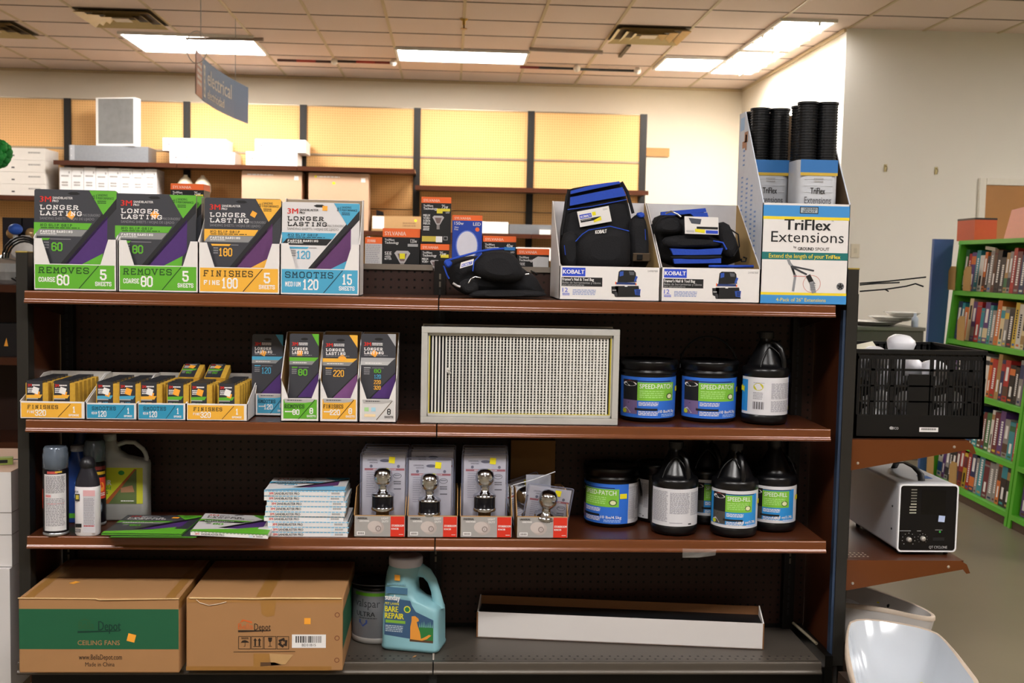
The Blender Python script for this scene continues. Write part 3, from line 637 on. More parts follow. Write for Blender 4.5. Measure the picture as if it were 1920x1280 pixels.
# 180
tray(372, 525, 503, 553, Z1, FY, 457, 400, .13, Y6, 'FINISHES', 'FINE', '180', '5', 'SHEETS', 'display tray with yellow front reading FINISHES FINE 180 on top shelf')
pack('grey sandpaper pack hidden behind the front one in the yellow 180 tray', 384, 373, 527, FY+.03, Z1, .004, Y6, '180', None, art=False, group=GRP)
pack('grey, yellow and purple grit 180 sandpaper pack standing in the yellow tray', 382, 371, 526, FY+.012, Z1, .004, Y6, '180', (161, 387, 5.5, .5))
# 120
tray(525, 674, 506, 556, Z1, FY, 459, 372, .14, B6, 'SMOOTHS', 'MEDIUM', '120', '15', 'SHEETS', 'display tray with blue front and tall brown back reading SMOOTHS MEDIUM 120', backc=M('a3917a', .7))
for k in (3, 2, 1): pack('white sandpaper pack behind the front one in the tall-backed blue tray', 531, 382, 674, FY+.012+.02*k, Z1, .004, B6, '120', None, light=True, art=(k == 1), group=GRP)
pack('white, blue and purple grit 120 sandpaper pack standing in the blue tray', 528, 379, 674, FY+.012, Z1, .004, B6, '120', (147, 367, 5, 0), light=True)

# ---- second shelf, narrow packs in trays
def ntray(px0, px1, pb, ear, pt, back, depth, acc, word, sub, grit, Y, label, multi=False):
    t, q, F = tray(px0, px1, pt, pb, Z2, Y, ear, back, depth, acc, word, sub, grit, '8', 'SHEETS', label, narrow=True, canon=(0, 0, 70, 42), inner=M('c9a468', .7), backc=M('a98350', .7, 0, .05))
    m = MB(); a = ink(acc) if not multi else ink('d4d2d0'); dk = {G6: GD, Y6: YD, B6: BD}.get(acc, BLK)
    F.rect(m, 5, 2, 66, 37, a); F.poly(m, [(6, 1), (62, 1), (58, 6), (44, 8), (8, 8)], ink('b5b2b0'), 2); F.lines(m, 12, 3, 40, 5.5, 1, DKG, 3)
    F.line(m, [(62, 3), (33, 37)], 1.2, dk, 3)
    if not multi:
        F.slab(m, word, 7, 11, 43, 18, dk, 3, .17, True, 1.2); F.lines(m, 8, 23, 22, 27, 1, WHITE, 3); tri_digit(F, m, grit, 22 if len(grit) == 2 else 19, 20, 34 if len(grit) == 2 else 37, 30, WHITE, 3, .2)
    else:
        for i, c in enumerate((G6, B6)): F.rect(m, 10+13*i, 15, 18+13*i, 22, M(('a8d694', 'a8d6e8')[i], .5), 3)
        F.rect(m, 10, 27, 31, 32, M('f5dcae', .5), 3)
    tri_digit(F, m, '8', 53, 17, 59, 28, BLK if multi else WHITE, 3, .2); tri_digit(F, m, 'SHEETS', 48, 30, 64, 34, BLK if multi else WHITE, 3, .2)
    m.build('printed_front', t)
sY = 3.385
ntray(478, 540, 778, 742, 736, 650, .12, B6, 'SMOOTHS', '', '120', 3.50, 'set-back tray with dark blue front reading SMOOTHS 120 on the second shelf')
pack('narrow grey and blue grit 120 sandpaper pack set back beside the green one', 472, 627, 530, 3.512, Z2, .004, B6, '120', (561, 662, 5, .5), narrow=True, lean=.04)
ntray(526, 598, 788, 706, 744, 624, .16, G6, 'REMOVES', '', '80', sY, 'narrow white tray with green front reading REMOVES 80 on second shelf')
pack('narrow grey and green grit 80 sandpaper pack in the green-fronted tray', 542, 626, 597, sY+.03, Z2, .004, G6, '80', (560, 661, 5, 0), narrow=True, lean=.06)
ntray(599, 671, 789, 706, 744, 624, .16, Y6, 'FINISHES', '', '220', sY, 'narrow white tray with yellow front reading FINISHES 220 on second shelf')
pack('narrow grey and yellow grit 220 sandpaper pack in the yellow-fronted tray', 605, 628, 670, sY+.02, Z2, .004, Y6, '220', (572, 668, 5, .8), narrow=True, lean=.05)
ntray(673, 743, 788, 703, 744, 624, .16, Y6, '', '', '', sY, 'narrow white tray with plain white front and figure 8 beside the metal filter', True)
pack('narrow grey sandpaper pack listing four grits beside the metal filter', 677, 626, 742, sY+.02, Z2, .004, 'a9a9ab', '80', (562, 661, 5, .6), narrow=True, lean=.05, multi=True)

# ---- sanding sponges in low trays
GOLD = M('c79c34', .9, 0, .2, 120, .5)
def sponge(label, x, y, z, acc, grit, rz=0, tilt=.0, stick=None, big=False):
    t = thing('sanding_sponge', label, 'sanding sponge', (x, y, z), rz, 'sanding sponges in the low trays'); t.rotation_euler = (-tilt, 0, rz)
    w_, d_, h_ = .066, .026, .095
    m = MB(); m.box(-w_/2, 0, 0, w_/2, d_, h_-.006, GOLD); m.build('sponge_body', t, bevel=.002)
    m = MB(); a = -w_/2+.004; b = a+.046; e = .0012; m.box(a, -e, .001, b, d_+e, h_, DKG); m.build('sleeve', t)
    F = Face(b-a, h_, (52, 708, 80, 762), (a, -e, 0)); m = MB()
    F.text(m, '3M', 54, 713, 61, 718, RED, 2, .05); F.lines(m, 62, 714, 76, 718, 1, WHITE, 2); F.lines(m, 54, 720, 70, 729, 3, WHITE, 2, .6, .1)
    ac = ink(acc); F.poly(m, [(52, 732), (80, 731), (76, 737), (52, 737)], ac, 2); F.rect(m, 52, 737, 72, 739, GRAYI, 1)
    F.lines(m, 54, 742, 60, 750, 2, GRAYI, 2); tri_digit(F, m, grit, 62, 742, 71, 750, ac, 2, .2); m.build('printed_front', t)
    if stick:
        sticker(t, F, 68, 724, 5.5, .3, WHITE if stick == 'w' else ORANGE, 4)
        if stick == 'w': sticker(t, F, 71, 729, 4, .3, ORANGE, 3)
    return t
def ltray(px0, px1, pt, pb, Y, acc, word, sub, grit, label, left=True):
    t, q, F = tray(px0, px1, pt, pb, Z2, Y, pt, pt-42, .26, acc, word, sub, grit, '1', 'SPONGE', label, narrow=True, canon=(0, 0, 123, 34), inner=M('d5d0c8', .6), backc=M('d5d0c8', .6))
    m = MB(); a = ink(acc if acc != B6 else '2f93b8'); dk = {Y6: YD, B6: BD}[acc]
    F.rect(m, 3, 3, 116, 31, a); F.slab(m, word, 15, 7, 72, 14.5, dk, 2, .17); tri_digit(F, m, sub, 14, 18, 27, 23, WHITE, 2, .2); tri_digit(F, m, grit, 29, 16, 49, 28, WHITE, 2, .22)
    F.line(m, [(95, 5), (72, 30)], 1.2, dk, 2); tri_digit(F, m, '1', 99, 9, 105, 21, WHITE, 2, .22); tri_digit(F, m, 'SPONGE', 92, 24, 111, 28, WHITE, 2, .2); m.build('printed_front', t)
LT = [(37, 160, 752, 786, Y6, 'FINISHES', 'FINE', '320', 'low sponge tray with yellow front reading FINISHES 320, leftmost on second shelf'),
      (161, 257, 755, 787, B6, 'SMOOTHS', 'MEDIUM', '120', 'low sponge tray with blue front reading SMOOTHS 120, left of the two blue'),
      (258, 349, 755, 788, B6, 'SMOOTHS', 'MEDIUM', '120', 'low sponge tray with blue front reading SMOOTHS 120, right of the two blue'),
      (349, 464, 756, 789, Y6, 'FINISHES', 'FINE', '320', 'low sponge tray with yellow front reading FINISHES 320, nearest the narrow packs')]
lY = 3.372
for a in LT: ltray(*a[:4], lY, *a[4:])
onm = ['first', 'second', 'third', 'fourth', 'fifth', 'sixth', 'seventh', 'eighth']
spec = [(52, Y6, '320', 'w'), (103, Y6, '320', 'w'), (184, B6, '120', 'w'), (226, B6, '120', 'o'), (266, Y6, '320', 'w'), (316, G6, '60', 'o'), (360, G6, '60', 'o'), (412, G6, '60', 'w')]
cn = {Y6: 'yellow', B6: 'blue', G6: 'green'}
first = {}
for i, (px, acc, gr_, stk) in enumerate(spec):
    for r in range(6):
        Y = lY+.012+r*.036; x = at(px+17, 740, lY+.012)[0]; z = Z2+.018
        lab = 'sanding sponge with %s band at the front, %s column from the left' % (cn[acc], onm[i]) if r == 0 else 'golden sanding sponge with %s band, row %s back in the %s column' % (cn[acc], ['', 'one', 'two', 'three', 'four', 'five'][r], onm[i])
        lean = (2 == i or 3 == i)
        if r == 0: first[i] = sponge(lab, x, Y, z, acc, gr_, rz=0, tilt=.0, stick=stk); src = first[i]
        elif r == 1: src = sponge(lab, x+.001, Y, z, acc, gr_)
        else: copy_tree(src, (x+.001*r, Y, z), None, lab)
for px, l in ((336, 'left'), (385, 'right')):
    x, _ = at(px+20, 700, 3.52); o = copy_tree(first[5 if l == 'left' else 6], (x, 3.50, Z2+.118), (-math.pi/2*0-1.2, 0, 0), 'green-banded sanding sponge lying on top of the others, %s of the two' % l)
# ================= top shelf: bulb boxes behind the rail =================
ORG = ink('f46c2c'); BKB = M('17171a', .4, 0, .03); YEL2 = ink('e3d23a')
def obox(px0, pyt, px1, pyb, z, Y, D, mat, label, cat, name='bulb_box', group=None, H=None):
    """closed printed box; returns (root, Face, half width). px box of the front face in the photo"""
    x0 = at(px0, pyb, Y)[0]; x1 = at(px1, pyb, Y)[0]; W = x1-x0; top = at((px0+px1)/2, pyt, Y)[1]
    H = H or top-z; t = thing(name, label, cat, ((x0+x1)/2, Y, z+.001), 0, group)
    m = MB(); m.box(-W/2, 0, 0, W/2, D, H, mat); m.build('carton', t, bevel=.001, seg=1)
    F = Face(W, H, (px0, pyt, px1, pyt+H*pm(Y)), (-W/2, 0, 0)); F.D = D; return t, F, W/2, H
def orange_top(F, m, hgt=12, wrap=True):
    x0, y0, x1, y1 = F.b; F.rect(m, x0, y0, x1, y0+hgt, ORG, 1); F.text(m, 'SYLVANIA', x0+4, y0+hgt*.35, x0+(x1-x0)*.62, y0+hgt*.8, M('f7c9b4', .5), 2, .05)
    h = F.W/2; e = .0004; H = F.H; hh = hgt/(y1-y0)*H
    for sx in (-1, 1): m.add([(sx*(h+e), 0, H), (sx*(h+e), F.D, H), (sx*(h+e), F.D, H-hh), (sx*(h+e), 0, H-hh)], [(0, 1, 2, 3)], ORG)
    m.add([(-h, 0, H+e), (h, 0, H+e), (h, F.D, H+e), (-h, F.D, H+e)], [(0, 1, 2, 3)], ORG)
def bulb_pic(F, m, cx, cy, s, par=True):
    gl = M('b9b3b3', .3); F.poly(m, [(cx-s, cy-s*.5), (cx-s*.7, cy-s*.8), (cx+s*.7, cy-s*.8), (cx+s, cy-s*.5), (cx+s*.7, cy), (cx+s*.3, cy+s*.7), (cx-s*.3, cy+s*.7), (cx-s*.7, cy)], gl, 2)
    F.rect(m, cx-s*.25, cy+s*.7, cx+s*.25, cy+s*1.5, M('8d8684', .3), 2); F.poly(m, [(cx-s*.6, cy-s*.45), (cx+s*.6, cy-s*.45), (cx+s*.25, cy+s*.5), (cx-s*.25, cy+s*.5)], M('7a6664', .4), 3)
BG = 'light bulb boxes behind the top rail'
def dark_box(px0, pyt, px1, pyb, Y, z, lab, watt, kind, D=.1, H=None):
    t, F, h, H = obox(px0, pyt, px1, pyb, z, Y, D, BKB, lab, 'light bulb box', group=BG, H=H); m = MB()
    o = 16 if kind == 'see' else 11
    orange_top(F, m, o); x0, y0, x1, y1 = F.b
    F.text(m, 'TruWave', x0+4, y0+o+3, x0+22, y0+o+7, WHITE, 2, .03); F.text(m, 'Technology', x0+4, y0+o+8, x0+30, y0+o+12.5, WHITE, 2, .03)
    if watt: F.text(m, watt, x1-18, y0+o+3, x1-6, y0+o+10, WHITE, 2, .01)
    if kind == 'see':
        F.rect(m, x1-23, y0+28, x1-4, y0+33, GRAYI, 2); F.text(m, 'SEE', x0+4, y0+43, x0+17, y0+49, WHITE, 2, .02); F.text(m, '+FEEL', x0+4, y0+50.5, x0+16, y0+54, WHITE, 2, .03); F.text(m, 'BETTER', x0+4, y0+55, x0+17, y0+58, WHITE, 2, .03)
        bulb_pic(F, m, x0+37, y0+53, 15)
    elif kind == 'tall':
        F.rect(m, x1-27, y0+21, x1-2, y0+30, YEL2, 2); F.rect(m, x1-16, y0+26, x1-2, y0+31, BKB, 3); F.text(m, 'LED', x1-10, y0+26.5, x1-3, y0+29.5, WHITE, 4)
        for i, w_ in enumerate(('MIEUX', 'VOIR+', 'SE SENTIR', 'MIEUX')): F.text(m, w_, x0+4, y0+32+i*5, x0+17, y0+36+i*5, WHITE, 2, .03)
        F.lines(m, x0+4, y0+54, x0+16, y0+63, 3, WHITE, 2); bulb_pic(F, m, x0+32, y0+43, 11)
        F.rect(m, x0+2, y1-14, x0+38, y1-4, M('cdb84a', .5), 2); F.rect(m, x0+28, y1-14, x0+40, y1-3, WHITE, 3); F.rect(m, x0+42, y1-14, x0+50, y1-7, GRAYI, 2); F.rect(m, x0+43, y1-13, x0+49, y1-8, BKB, 3)
    elif kind == 'short':
        F.rect(m, x1-16, y0+19, x1-1, y0+25, YEL2, 2); F.text(m, 'MIEUX', x0+3, y0+26, x0+15, y0+30, WHITE, 2, .03); F.text(m, 'VOIR+', x0+3, y0+31, x0+15, y0+35, WHITE, 2, .03); bulb_pic(F, m, x0+27, y0+37, 9)
    elif kind == 'blue':
        F.rect(m, x1-22, y0+20, x1-2, y0+26, ink('2f7fc9'), 2); F.text(m, 'LED', x1-10, y0+28, x1-3, y0+31, WHITE, 2); bulb_pic(F, m, x0+30, y0+38, 10)
    elif kind == 'white':
        F.poly(m, [(998, 487), (1008, 481), (1028, 482), (1028, 505), (1000, 505)], M('c9c7c8', .4), 2); F.text(m, 'SEE', x0+5, y0+26, x0+15, y0+31, WHITE, 2, .02)
    m.build('printed_front', t)
    if kind == 'see': sticker(t, F, x0+37, y0+51, 5, 0, YELS, 5)
    return t
bz = Z1+.001
dark_box(320, 345, 382, 420, 3.90, bz, 'orange-topped 75 watt bulb box peeking above the second and third sandpaper packs', '75w', 'short')
t, F, h, H = obox(684, 445, 716, 500, bz, 3.86, .1, M('c9c6c4', .5), 'orange-topped bulb box showing a grey text side, leftmost behind the rail', 'light bulb box', group=BG); m = MB(); F.D = .1; orange_top(F, m, 12); F.lines(m, 686, 459, 714, 497, 11, M('a3a0a4', .5), 2); m.build('printed_front', t)
dark_box(717, 429, 787, 497, 3.86, bz, 'black 120 watt bulb box with orange top reading SEE, wide', '120w', 'see')
t5 = dark_box(788, 458, 842, 497, 3.85, bz, 'black 75 watt bulb box under the tall one', '75w', 'short')
z5 = bz+at(815, 458, 3.85)[1]-bz
dark_box(789, 370, 845, 457, 3.85, z5+.001, 'tall black 75 watt bulb box standing on another, tallest behind the rail', '75w', 'tall')
BLU = M('2445a8', .35)
t, F, h, H = obox(847, 404, 903, 490, bz, 3.86, .12, BLU, 'blue 150 watt LED bulb box with white oval and orange top', 'light bulb box', group=BG); m = MB(); orange_top(F, m, 10)
F.text(m, '150w', 851, 416, 868, 422, WHITE, 2, .02); F.text(m, 'LED', 886, 417, 900, 423, WHITE, 2, .03); F.text(m, 'Glare', 851, 425, 859, 428, WHITE, 2); F.text(m, 'Free', 851, 429, 858, 432, WHITE, 2); F.disc(m, 894, 430, 4, 4, ORG, 2); F.disc(m, 875, 460, 19, 26, M('dddbe6', .3), 3, 28); F.disc(m, 875, 460, 21, 28, M('6f86d6', .4), 2, 28); m.build('printed_front', t)
dark_box(905, 443, 967, 490, 3.86, bz, 'black 40 watt bulb box with blue tab behind the lying tool bag', '40w', 'blue')
dark_box(969, 467, 1029, 506, 3.84, bz, 'black bulb box with white bulb picture at right end of the row', '', 'white')
# chrome faucet
x, z = at(693, 440, 4.0); m = MB(); CH2 = M('c8ccd2', .12, 1, .02)
m.lathe([(.012, 0), (.02, .004), (.018, .03), (.011, .06), (.009, .12), (.012, .15), (.014, .17), (.008, .19)], CH2, 14); m.tube([(0, 0, .13), (0, -.03, .15), (0, -.06, .14), (0, -.07, .11)], .008, CH2, 8)
tag(m.build('faucet', None, (x, 4.0, bz)), 'chrome faucet standing behind the white tall-backed sandpaper tray', 'faucet')

# ================= tool bag trays =================
KB = ink('2747c4'); CLOTH = M('101014', .85, 0, .3, 220, .35); BCL = M('1c45b0', .7, 0, .12, 150, .3)
def bag_art(F, m, ox, oy):
    """little printed picture of the tool bag"""
    b = BLK; c = ink('2a4fa8'); P = lambda *a: [(ox+q[0], oy+q[1]) for q in a]
    F.poly(m, P((8, 3), (12, 0), (36, 0), (40, 4), (42, 22), (6, 24)), b, 2); F.poly(m, P((10, 3), (17, 2), (17, 10), (10, 12)), c, 3); F.poly(m, P((27, 2), (37, 3), (37, 9), (29, 9)), ink('55585f'), 3)
    F.poly(m, P((2, 30), (46, 29), (50, 50), (4, 51)), b, 2); F.poly(m, P((-5, 31), (8, 30), (8, 49), (-4, 44)), b, 2); F.poly(m, P((37, 20), (40, 10), (44, 12), (40, 22)), c, 3)
    F.rect(m, ox+4, oy+23, ox+40, oy+27, M('24386e', .6), 3); F.poly(m, P((38, 36), (50, 35), (49, 47), (40, 46)), c, 3); F.rect(m, ox+20, oy+29, ox+25, oy+31, WHITE, 3); F.lines(m, ox+42, oy+37, ox+49, oy+46, 4, b, 4); F.rect(m, ox+2, oy+22, ox+4, oy+27, ORG, 3); F.rect(m, ox+40, oy+24, ox+42, oy+28, ORG, 3)
    F.rect(m, ox-3, oy+37, ox+4, oy+39, GRAYI, 3); F.disc(m, ox+4, oy+46, 3, 5, ink('3a3a3e'), 3)
def ktray(px0, px1, pt, pb, label):
    Y = 3.378; z = Z1; x0 = at(px0, pb, Y)[0]; x1 = at(px1, pb, Y)[0]; W = x1-x0; h = W/2; s = pm(Y); hf = (pb-pt)/s; D = .31; HB = .312; th = .0025
    t = thing('display_tray', label, 'display box', ((x0+x1)/2, Y, z+.001), 0, 'white display trays of tool bags'); ins = M('b99a63', .7, 0, .05); grw = M('cfcdd0', .6)
    m = MB(); m.box(-h, 0, 0, h, th, hf, WCARD); m.box(-h, D-th, 0, h, D, HB, grw); m.box(-h, 0, 0, h, D, th, grw)
    for sx in (-1, 1):
        x = sx*(h-th/2); m.prism([(0, 0), (D, 0), (D, HB), (D-.02, HB), (0, hf)], x-th/2, x+th/2, WCARD, axis='x'); m.prism([(.003, .003), (D-.003, .003), (D-.003, HB-.001), (D-.02, HB-.001), (.003, hf-.001)], x-sx*th*.5-sx*.0005, x-sx*th*.5-sx*.0003, ins, axis='x')
    m.build('carton', t)
    F = Face(W, hf, (1048, 499, 1236, 563), (-h, 0, 0)); m = MB()
    F.rect(m, 1053, 502, 1096, 518, KB, 1); F.text(m, 'KOBALT', 1054.5, 506, 1094, 513.5, WHITE, 2, .06); F.rect(m, 1052, 520, 1128, 537, BLK, 1); F.text(m, "Framer's Nail & Tool Bag", 1053.5, 521, 1112, 526.5, WHITE, 2, .03)
    F.text(m, 'Bolsa de herramientas y clavos', 1053.5, 528, 1125, 532, GRAYI, 2); F.text(m, 'para estructuradores', 1053.5, 532.5, 1094, 536, GRAYI, 2); F.text(m, '12', 1054, 540, 1064, 548, KB, 2)
    F.lines(m, 1054, 550, 1068, 555, 2, KB, 2); F.lines(m, 1073, 543, 1118, 554, 4, M('8f9cc8', .6), 2); F.text(m, '2498788', 1212, 504, 1231, 507.5, GRAYI, 2); bag_art(F, m, 1150, 505); m.build('printed_front', t); return t
ktray(1048, 1236.5, 499, 563, 'white tool bag display tray with blue logo, left of the two, holding the upright bag')
ktray(1238.5, 1424, 502, 567, 'white tool bag display tray with blue logo, right of the two, holding folded bags')
def pillow(mb, poly, y0, depth, mat, n=5, back=.01):
    """a soft padded shape: outline in x-z, domed towards the viewer"""
    cx = sum(p[0] for p in poly)/len(poly); cz = sum(p[1] for p in poly)/len(poly)
    q = []      # subdivide and round the outline
    for a, b in zip(poly, poly[1:]+poly[:1]):
        q += [(a[0]*.75+b[0]*.25, a[1]*.75+b[1]*.25), (a[0]*.25+b[0]*.75, a[1]*.25+b[1]*.75)]
    loops = [[(a, y0+back, b) for a, b in q]]
    for k in range(n):
        s = math.cos(k/n*math.pi/2)**.55 if k else 1; d = depth*math.sin(k/n*math.pi/2)
        loops.append([(cx+(a-cx)*s, y0-d, cz+(b-cz)*s) for a, b in q])
    mb.loft(loops, mat)
    return mb
class Bag:
    def __init__(s, cx, cy, Y, label, z0, rz=0, grp='tool bags'):
        s.Y = Y; s.x, _ = at(cx, cy, Y); s.z = z0; s.t = thing('tool_bag', label, 'tool bag', (s.x, Y, z0), 0, grp)
    def P(s, pts): return [(at(x, y, s.Y)[0]-s.x, at(x, y, s.Y)[1]-s.z) for x, y in pts]
    def pil(s, name, pts, y0, d, mat=CLOTH, par=None, back=.01): m = MB(); pillow(m, s.P(pts), y0, d, mat, back=back); return m.build(name, par or s.t)
    def tub(s, name, pts, y0, r, mat, par=None, n=6): m = MB(); m.tube([(a, y0, b) for a, b in s.P(pts)], r, mat, n); return m.build(name, par or s.t)
    def band(s, pts, y0, mat=None):
        m = MB(); m.prism(s.P(pts), y0-.004, y0+.012, mat or BCL); return m.build('blue_band', s.t, bevel=.0015)
    def tagc(s, pts, y0, draw):
        p = s.P(pts); O = Vector((p[0][0], y0, p[0][1])); U = Vector((p[1][0]-p[0][0], 0, p[1][1]-p[0][1])); V = Vector((p[3][0]-p[0][0], 0, p[3][1]-p[0][1]))
        F = Face(U.length, V.length, (0, 0, 100, 60), O, U, V); m = MB(); F.rect(m, 0, 0, 100, 60, WCARD, 0); F.rect(m, 100, 0, 0, 60, WCARD, -1); draw(F, m); m.build('hang_tag', s.t)
B = Bag(1130, 498, 3.50, 'upright black tool bag with two bright blue bands and white tag in left tray', Z1+.005)
B.pil('back_panel', [(1065, 356), (1080, 350), (1163, 338), (1170, 345), (1186, 400), (1192, 470), (1190, 512), (1054, 512), (1052, 440), (1060, 395)], .03, .03, back=.03)
B.band([(1070, 358), (1110, 347), (1160, 340), (1163, 344), (1110, 355), (1069, 364)], -.006); B.band([(1069, 370), (1115, 361), (1166, 351), (1173, 367), (1115, 377), (1068, 386)], -.007)
B.tub('blue_piping', [(1064, 393), (1110, 387), (1175, 374)], -.003, .0018, BCL); B.tub('black_edging', [(1066, 355), (1060, 395), (1053, 440)], 0, .004, CLOTH); B.tub('black_edging', [(1165, 341), (1176, 360), (1187, 400)], 0, .005, CLOTH)
B.pil('front_pocket', [(1075, 455), (1095, 437), (1140, 427), (1172, 430), (1180, 440), (1180, 512), (1080, 512)], -.02, .05)
B.pil('side_pocket', [(1178, 415), (1195, 400), (1208, 404), (1216, 440), (1216, 508), (1180, 508)], .0, .03); B.pil('side_pocket', [(1050, 440), (1078, 430), (1085, 460), (1082, 508), (1051, 508)], -.01, .03)
B.pil('blue_flap', [(1190, 400), (1204, 397), (1208, 408), (1196, 410)], -.02, .01, BCL)
B.tub('blue_piping', [(1076, 453), (1088, 440), (1100, 432), (1140, 425), (1175, 434)], -.05, .0018, BCL); B.tub('blue_piping', [(1055, 460), (1057, 478)], -.05, .0012, BCL); B.tub('blue_piping', [(1206, 430), (1207, 450)], -.035, .0012, BCL)
def kt(F, m): F.rect(m, 5, 14, 42, 30, KB, 2); F.text(m, 'KOBALT', 8, 18, 40, 27, WHITE, 3, .05); F.rect(m, 45, 12, 56, 26, YELS, 2); F.rect(m, 5, 33, 70, 44, BLK, 2); F.poly(m, [(45, 44), (70, 34), (70, 48), (45, 52)], YELS, 3); F.lines(m, 80, 8, 95, 14, 2, GRAYI, 2); F.lines(m, 8, 35, 40, 40, 1, GRAYI, 4)
B.tagc([(1087, 426), (1146, 415), (1142, 388), (1081, 397)], -.012, kt)
m = MB(); F = Face(.06, .012, (0, 0, 100, 20), (B.P([(1111, 440)])[0][0], -.068, B.P([(1111, 440)])[0][1]), (1, 0, .12)); F.text(m, 'KOBALT', 0, 0, 58, 18, WHITE, 1, .06); m.build('logo_lettering', B.t)
m = MB(); p = B.P([(1183, 474), (1215, 490)]); m.box(p[0][0], -.042, p[1][1], p[1][0], -.03, p[0][1], M('4a3c2c', .4, .3)); m.box(p[0][0]+.012, -.046, p[1][1]+.004, p[0][0]+.03, -.04, p[0][1]-.004, BLACKM); m.build('buckle', B.t, bevel=.002)
B = Bag(1310, 500, 3.50, 'folded black and blue tool bag with dangling white tag in right tray', Z1+.03)
B.pil('bag_body', [(1224, 430), (1240, 398), (1318, 390), (1330, 410), (1372, 425), (1388, 455), (1395, 500), (1240, 503)], .03, .05, back=.06)
B.band([(1236, 398), (1318, 391), (1320, 398), (1262, 404), (1236, 404)], -.032); B.band([(1290, 401), (1321, 399), (1324, 410), (1300, 410)], -.034)
B.pil('folded_flap', [(1222, 425), (1240, 405), (1266, 404), (1280, 432), (1262, 440), (1225, 437)], -.03, .03); B.pil('folded_flap', [(1334, 420), (1360, 415), (1372, 440), (1380, 460), (1372, 490), (1345, 475)], -.02, .03)
B.pil('upper_pocket', [(1235, 447), (1270, 440), (1340, 445), (1352, 462), (1300, 464), (1245, 466)], -.035, .02)
B.band([(1250, 466), (1300, 468), (1347, 465), (1343, 477), (1300, 478), (1255, 478)], -.058); B.band([(1256, 485), (1344, 484), (1344, 493), (1258, 494)], -.052); B.pil('lower_fold', [(1252, 478), (1346, 478), (1348, 486), (1254, 486)], -.05, .01)
B.tub('blue_piping', [(1330, 452), (1348, 455), (1355, 468)], -.05, .003, BCL); B.tub('blue_band_edge', [(1322, 499), (1405, 499)], -.05, .005, BCL)
B.tub('strap_loop', [(1360, 428), (1378, 440), (1380, 462), (1370, 480)], -.04, .0025, CLOTH); B.tub('clip', [(1385, 482), (1391, 484), (1389, 490), (1382, 490), (1381, 485)], -.055, .003, BLACKM)
def kt2(F, m): F.poly(m, [(12, 5), (50, 8), (46, 26), (20, 24)], M('4a4d58', .6), 2); F.rect(m, 35, 34, 98, 42, BLK, 2); F.poly(m, [(30, 42), (60, 44), (58, 56), (30, 52)], YELS, 3); F.rect(m, 62, 46, 98, 57, KB, 2); F.lines(m, 4, 48, 28, 56, 2, GRAYI, 2)
B.tagc([(1275, 439), (1337, 441), (1336, 418), (1274, 407)], -.075, kt2)
B.tub('metal_ring', [(1240, 402), (1250, 398), (1262, 403), (1268, 408)], -.07, .003, CHROME)
o = MB(); pillow(o, [(-.14, 0), (.14, 0), (.14, .02), (-.14, .024)], 0, .05, CLOTH, back=.1); x_, _ = at(1318, 500, 3.50)
tag(o.build('tool_bag', None, (x_, 3.52, Z1+.004)), 'second folded black tool bag under the tagged one in the right tray', 'tool bag', 'tool bags')
B = Bag(930, 555, 3.43, 'loose black tool bag with blue edge lying on the top shelf', Z1+.001)
B.pil('bag_body', [(832, 492), (850, 484), (895, 478), (960, 482), (985, 506), (1005, 515), (1022, 545), (1026, 556), (880, 557), (850, 542), (834, 515)], .06, .07, back=.08)
B.pil('round_pocket', [(884, 512), (888, 487), (905, 474), (935, 468), (962, 475), (978, 498), (984, 520), (960, 531), (915, 527)], -.01, .05)
B.pil('flat_panel', [(878, 548), (890, 543), (1015, 543), (1027, 556), (950, 557), (880, 557)], -.03, .03); B.pil('small_pocket', [(858, 532), (875, 520), (895, 525), (898, 548), (870, 552)], -.03, .02)
B.pil('blue_corner', [(830, 490), (842, 486), (850, 494), (840, 505)], -.02, .012, BCL); B.tub('blue_piping', [(835, 489), (860, 482), (900, 471), (925, 467), (945, 466)], -.01, .004, BCL); B.tub('blue_piping', [(886, 508), (888, 490), (903, 475)], -.045, .002, BCL); B.tub('blue_piping', [(832, 498), (838, 515), (842, 522)], -.02, .0025, BCL)
B.tagc([(862, 503), (886, 496), (890, 485), (864, 492)], -.045, lambda F, m: (F.rect(m, 10, 20, 90, 50, KB, 2), F.text(m, 'KOBALT', 15, 25, 85, 45, WHITE, 3, .05)))
B.tub('metal_ring', [(878, 530), (882, 522), (890, 518), (900, 520)], -.06, .0022, CHROME); B.tub('metal_clip', [(849, 530), (857, 535), (863, 537)], -.05, .004, M('d9d9dd', .25, .7)); B.tub('metal_clip', [(983, 514), (990, 513)], -.05, .003, CHROME); B.tub('metal_clip', [(993, 507), (1005, 513)], -.04, .0025, BLACKM)

# ================= tall spout-extension carton =================
Y = 3.376; x0 = at(1424, 571, Y)[0]; x1 = at(1587, 571, Y)[0]; W = x1-x0; h = W/2; D = .315; HF = .306; HB = .61; th = .003
t = thing('display_tray', 'tall white and blue display carton with slanted sides holding black ribbed tubes', 'display box', ((x0+x1)/2, Y, Z1+.001)); kraft = M('5e4a34', .8, 0, .08, 20)
sd = M('d3dbe8', .55); m = MB(); m.box(-h, 0, 0, h, th, HF, WCARD); m.box(-h, D-th, 0, h, D, HB, WCARD); m.box(-h+th, D-th-.0005, 0, h-th, D-th, HB-.001, kraft); m.box(-h, 0, 0, h, D, th, kraft)
for sx in (-1, 1):
    x = sx*(h-th/2); m.prism([(0, 0), (D, 0), (D, HB), (D-.07, HB), (0, HF)], x-th/2, x+th/2, sd, axis='x'); m.prism([(.003, .003), (D-.003, .003), (D-.003, HB-.002), (D-.07, HB-.002), (.003, HF-.002)], x-sx*(th*.5+.0003), x-sx*(th*.5+.0006), kraft, axis='x')
m.build('carton', t)
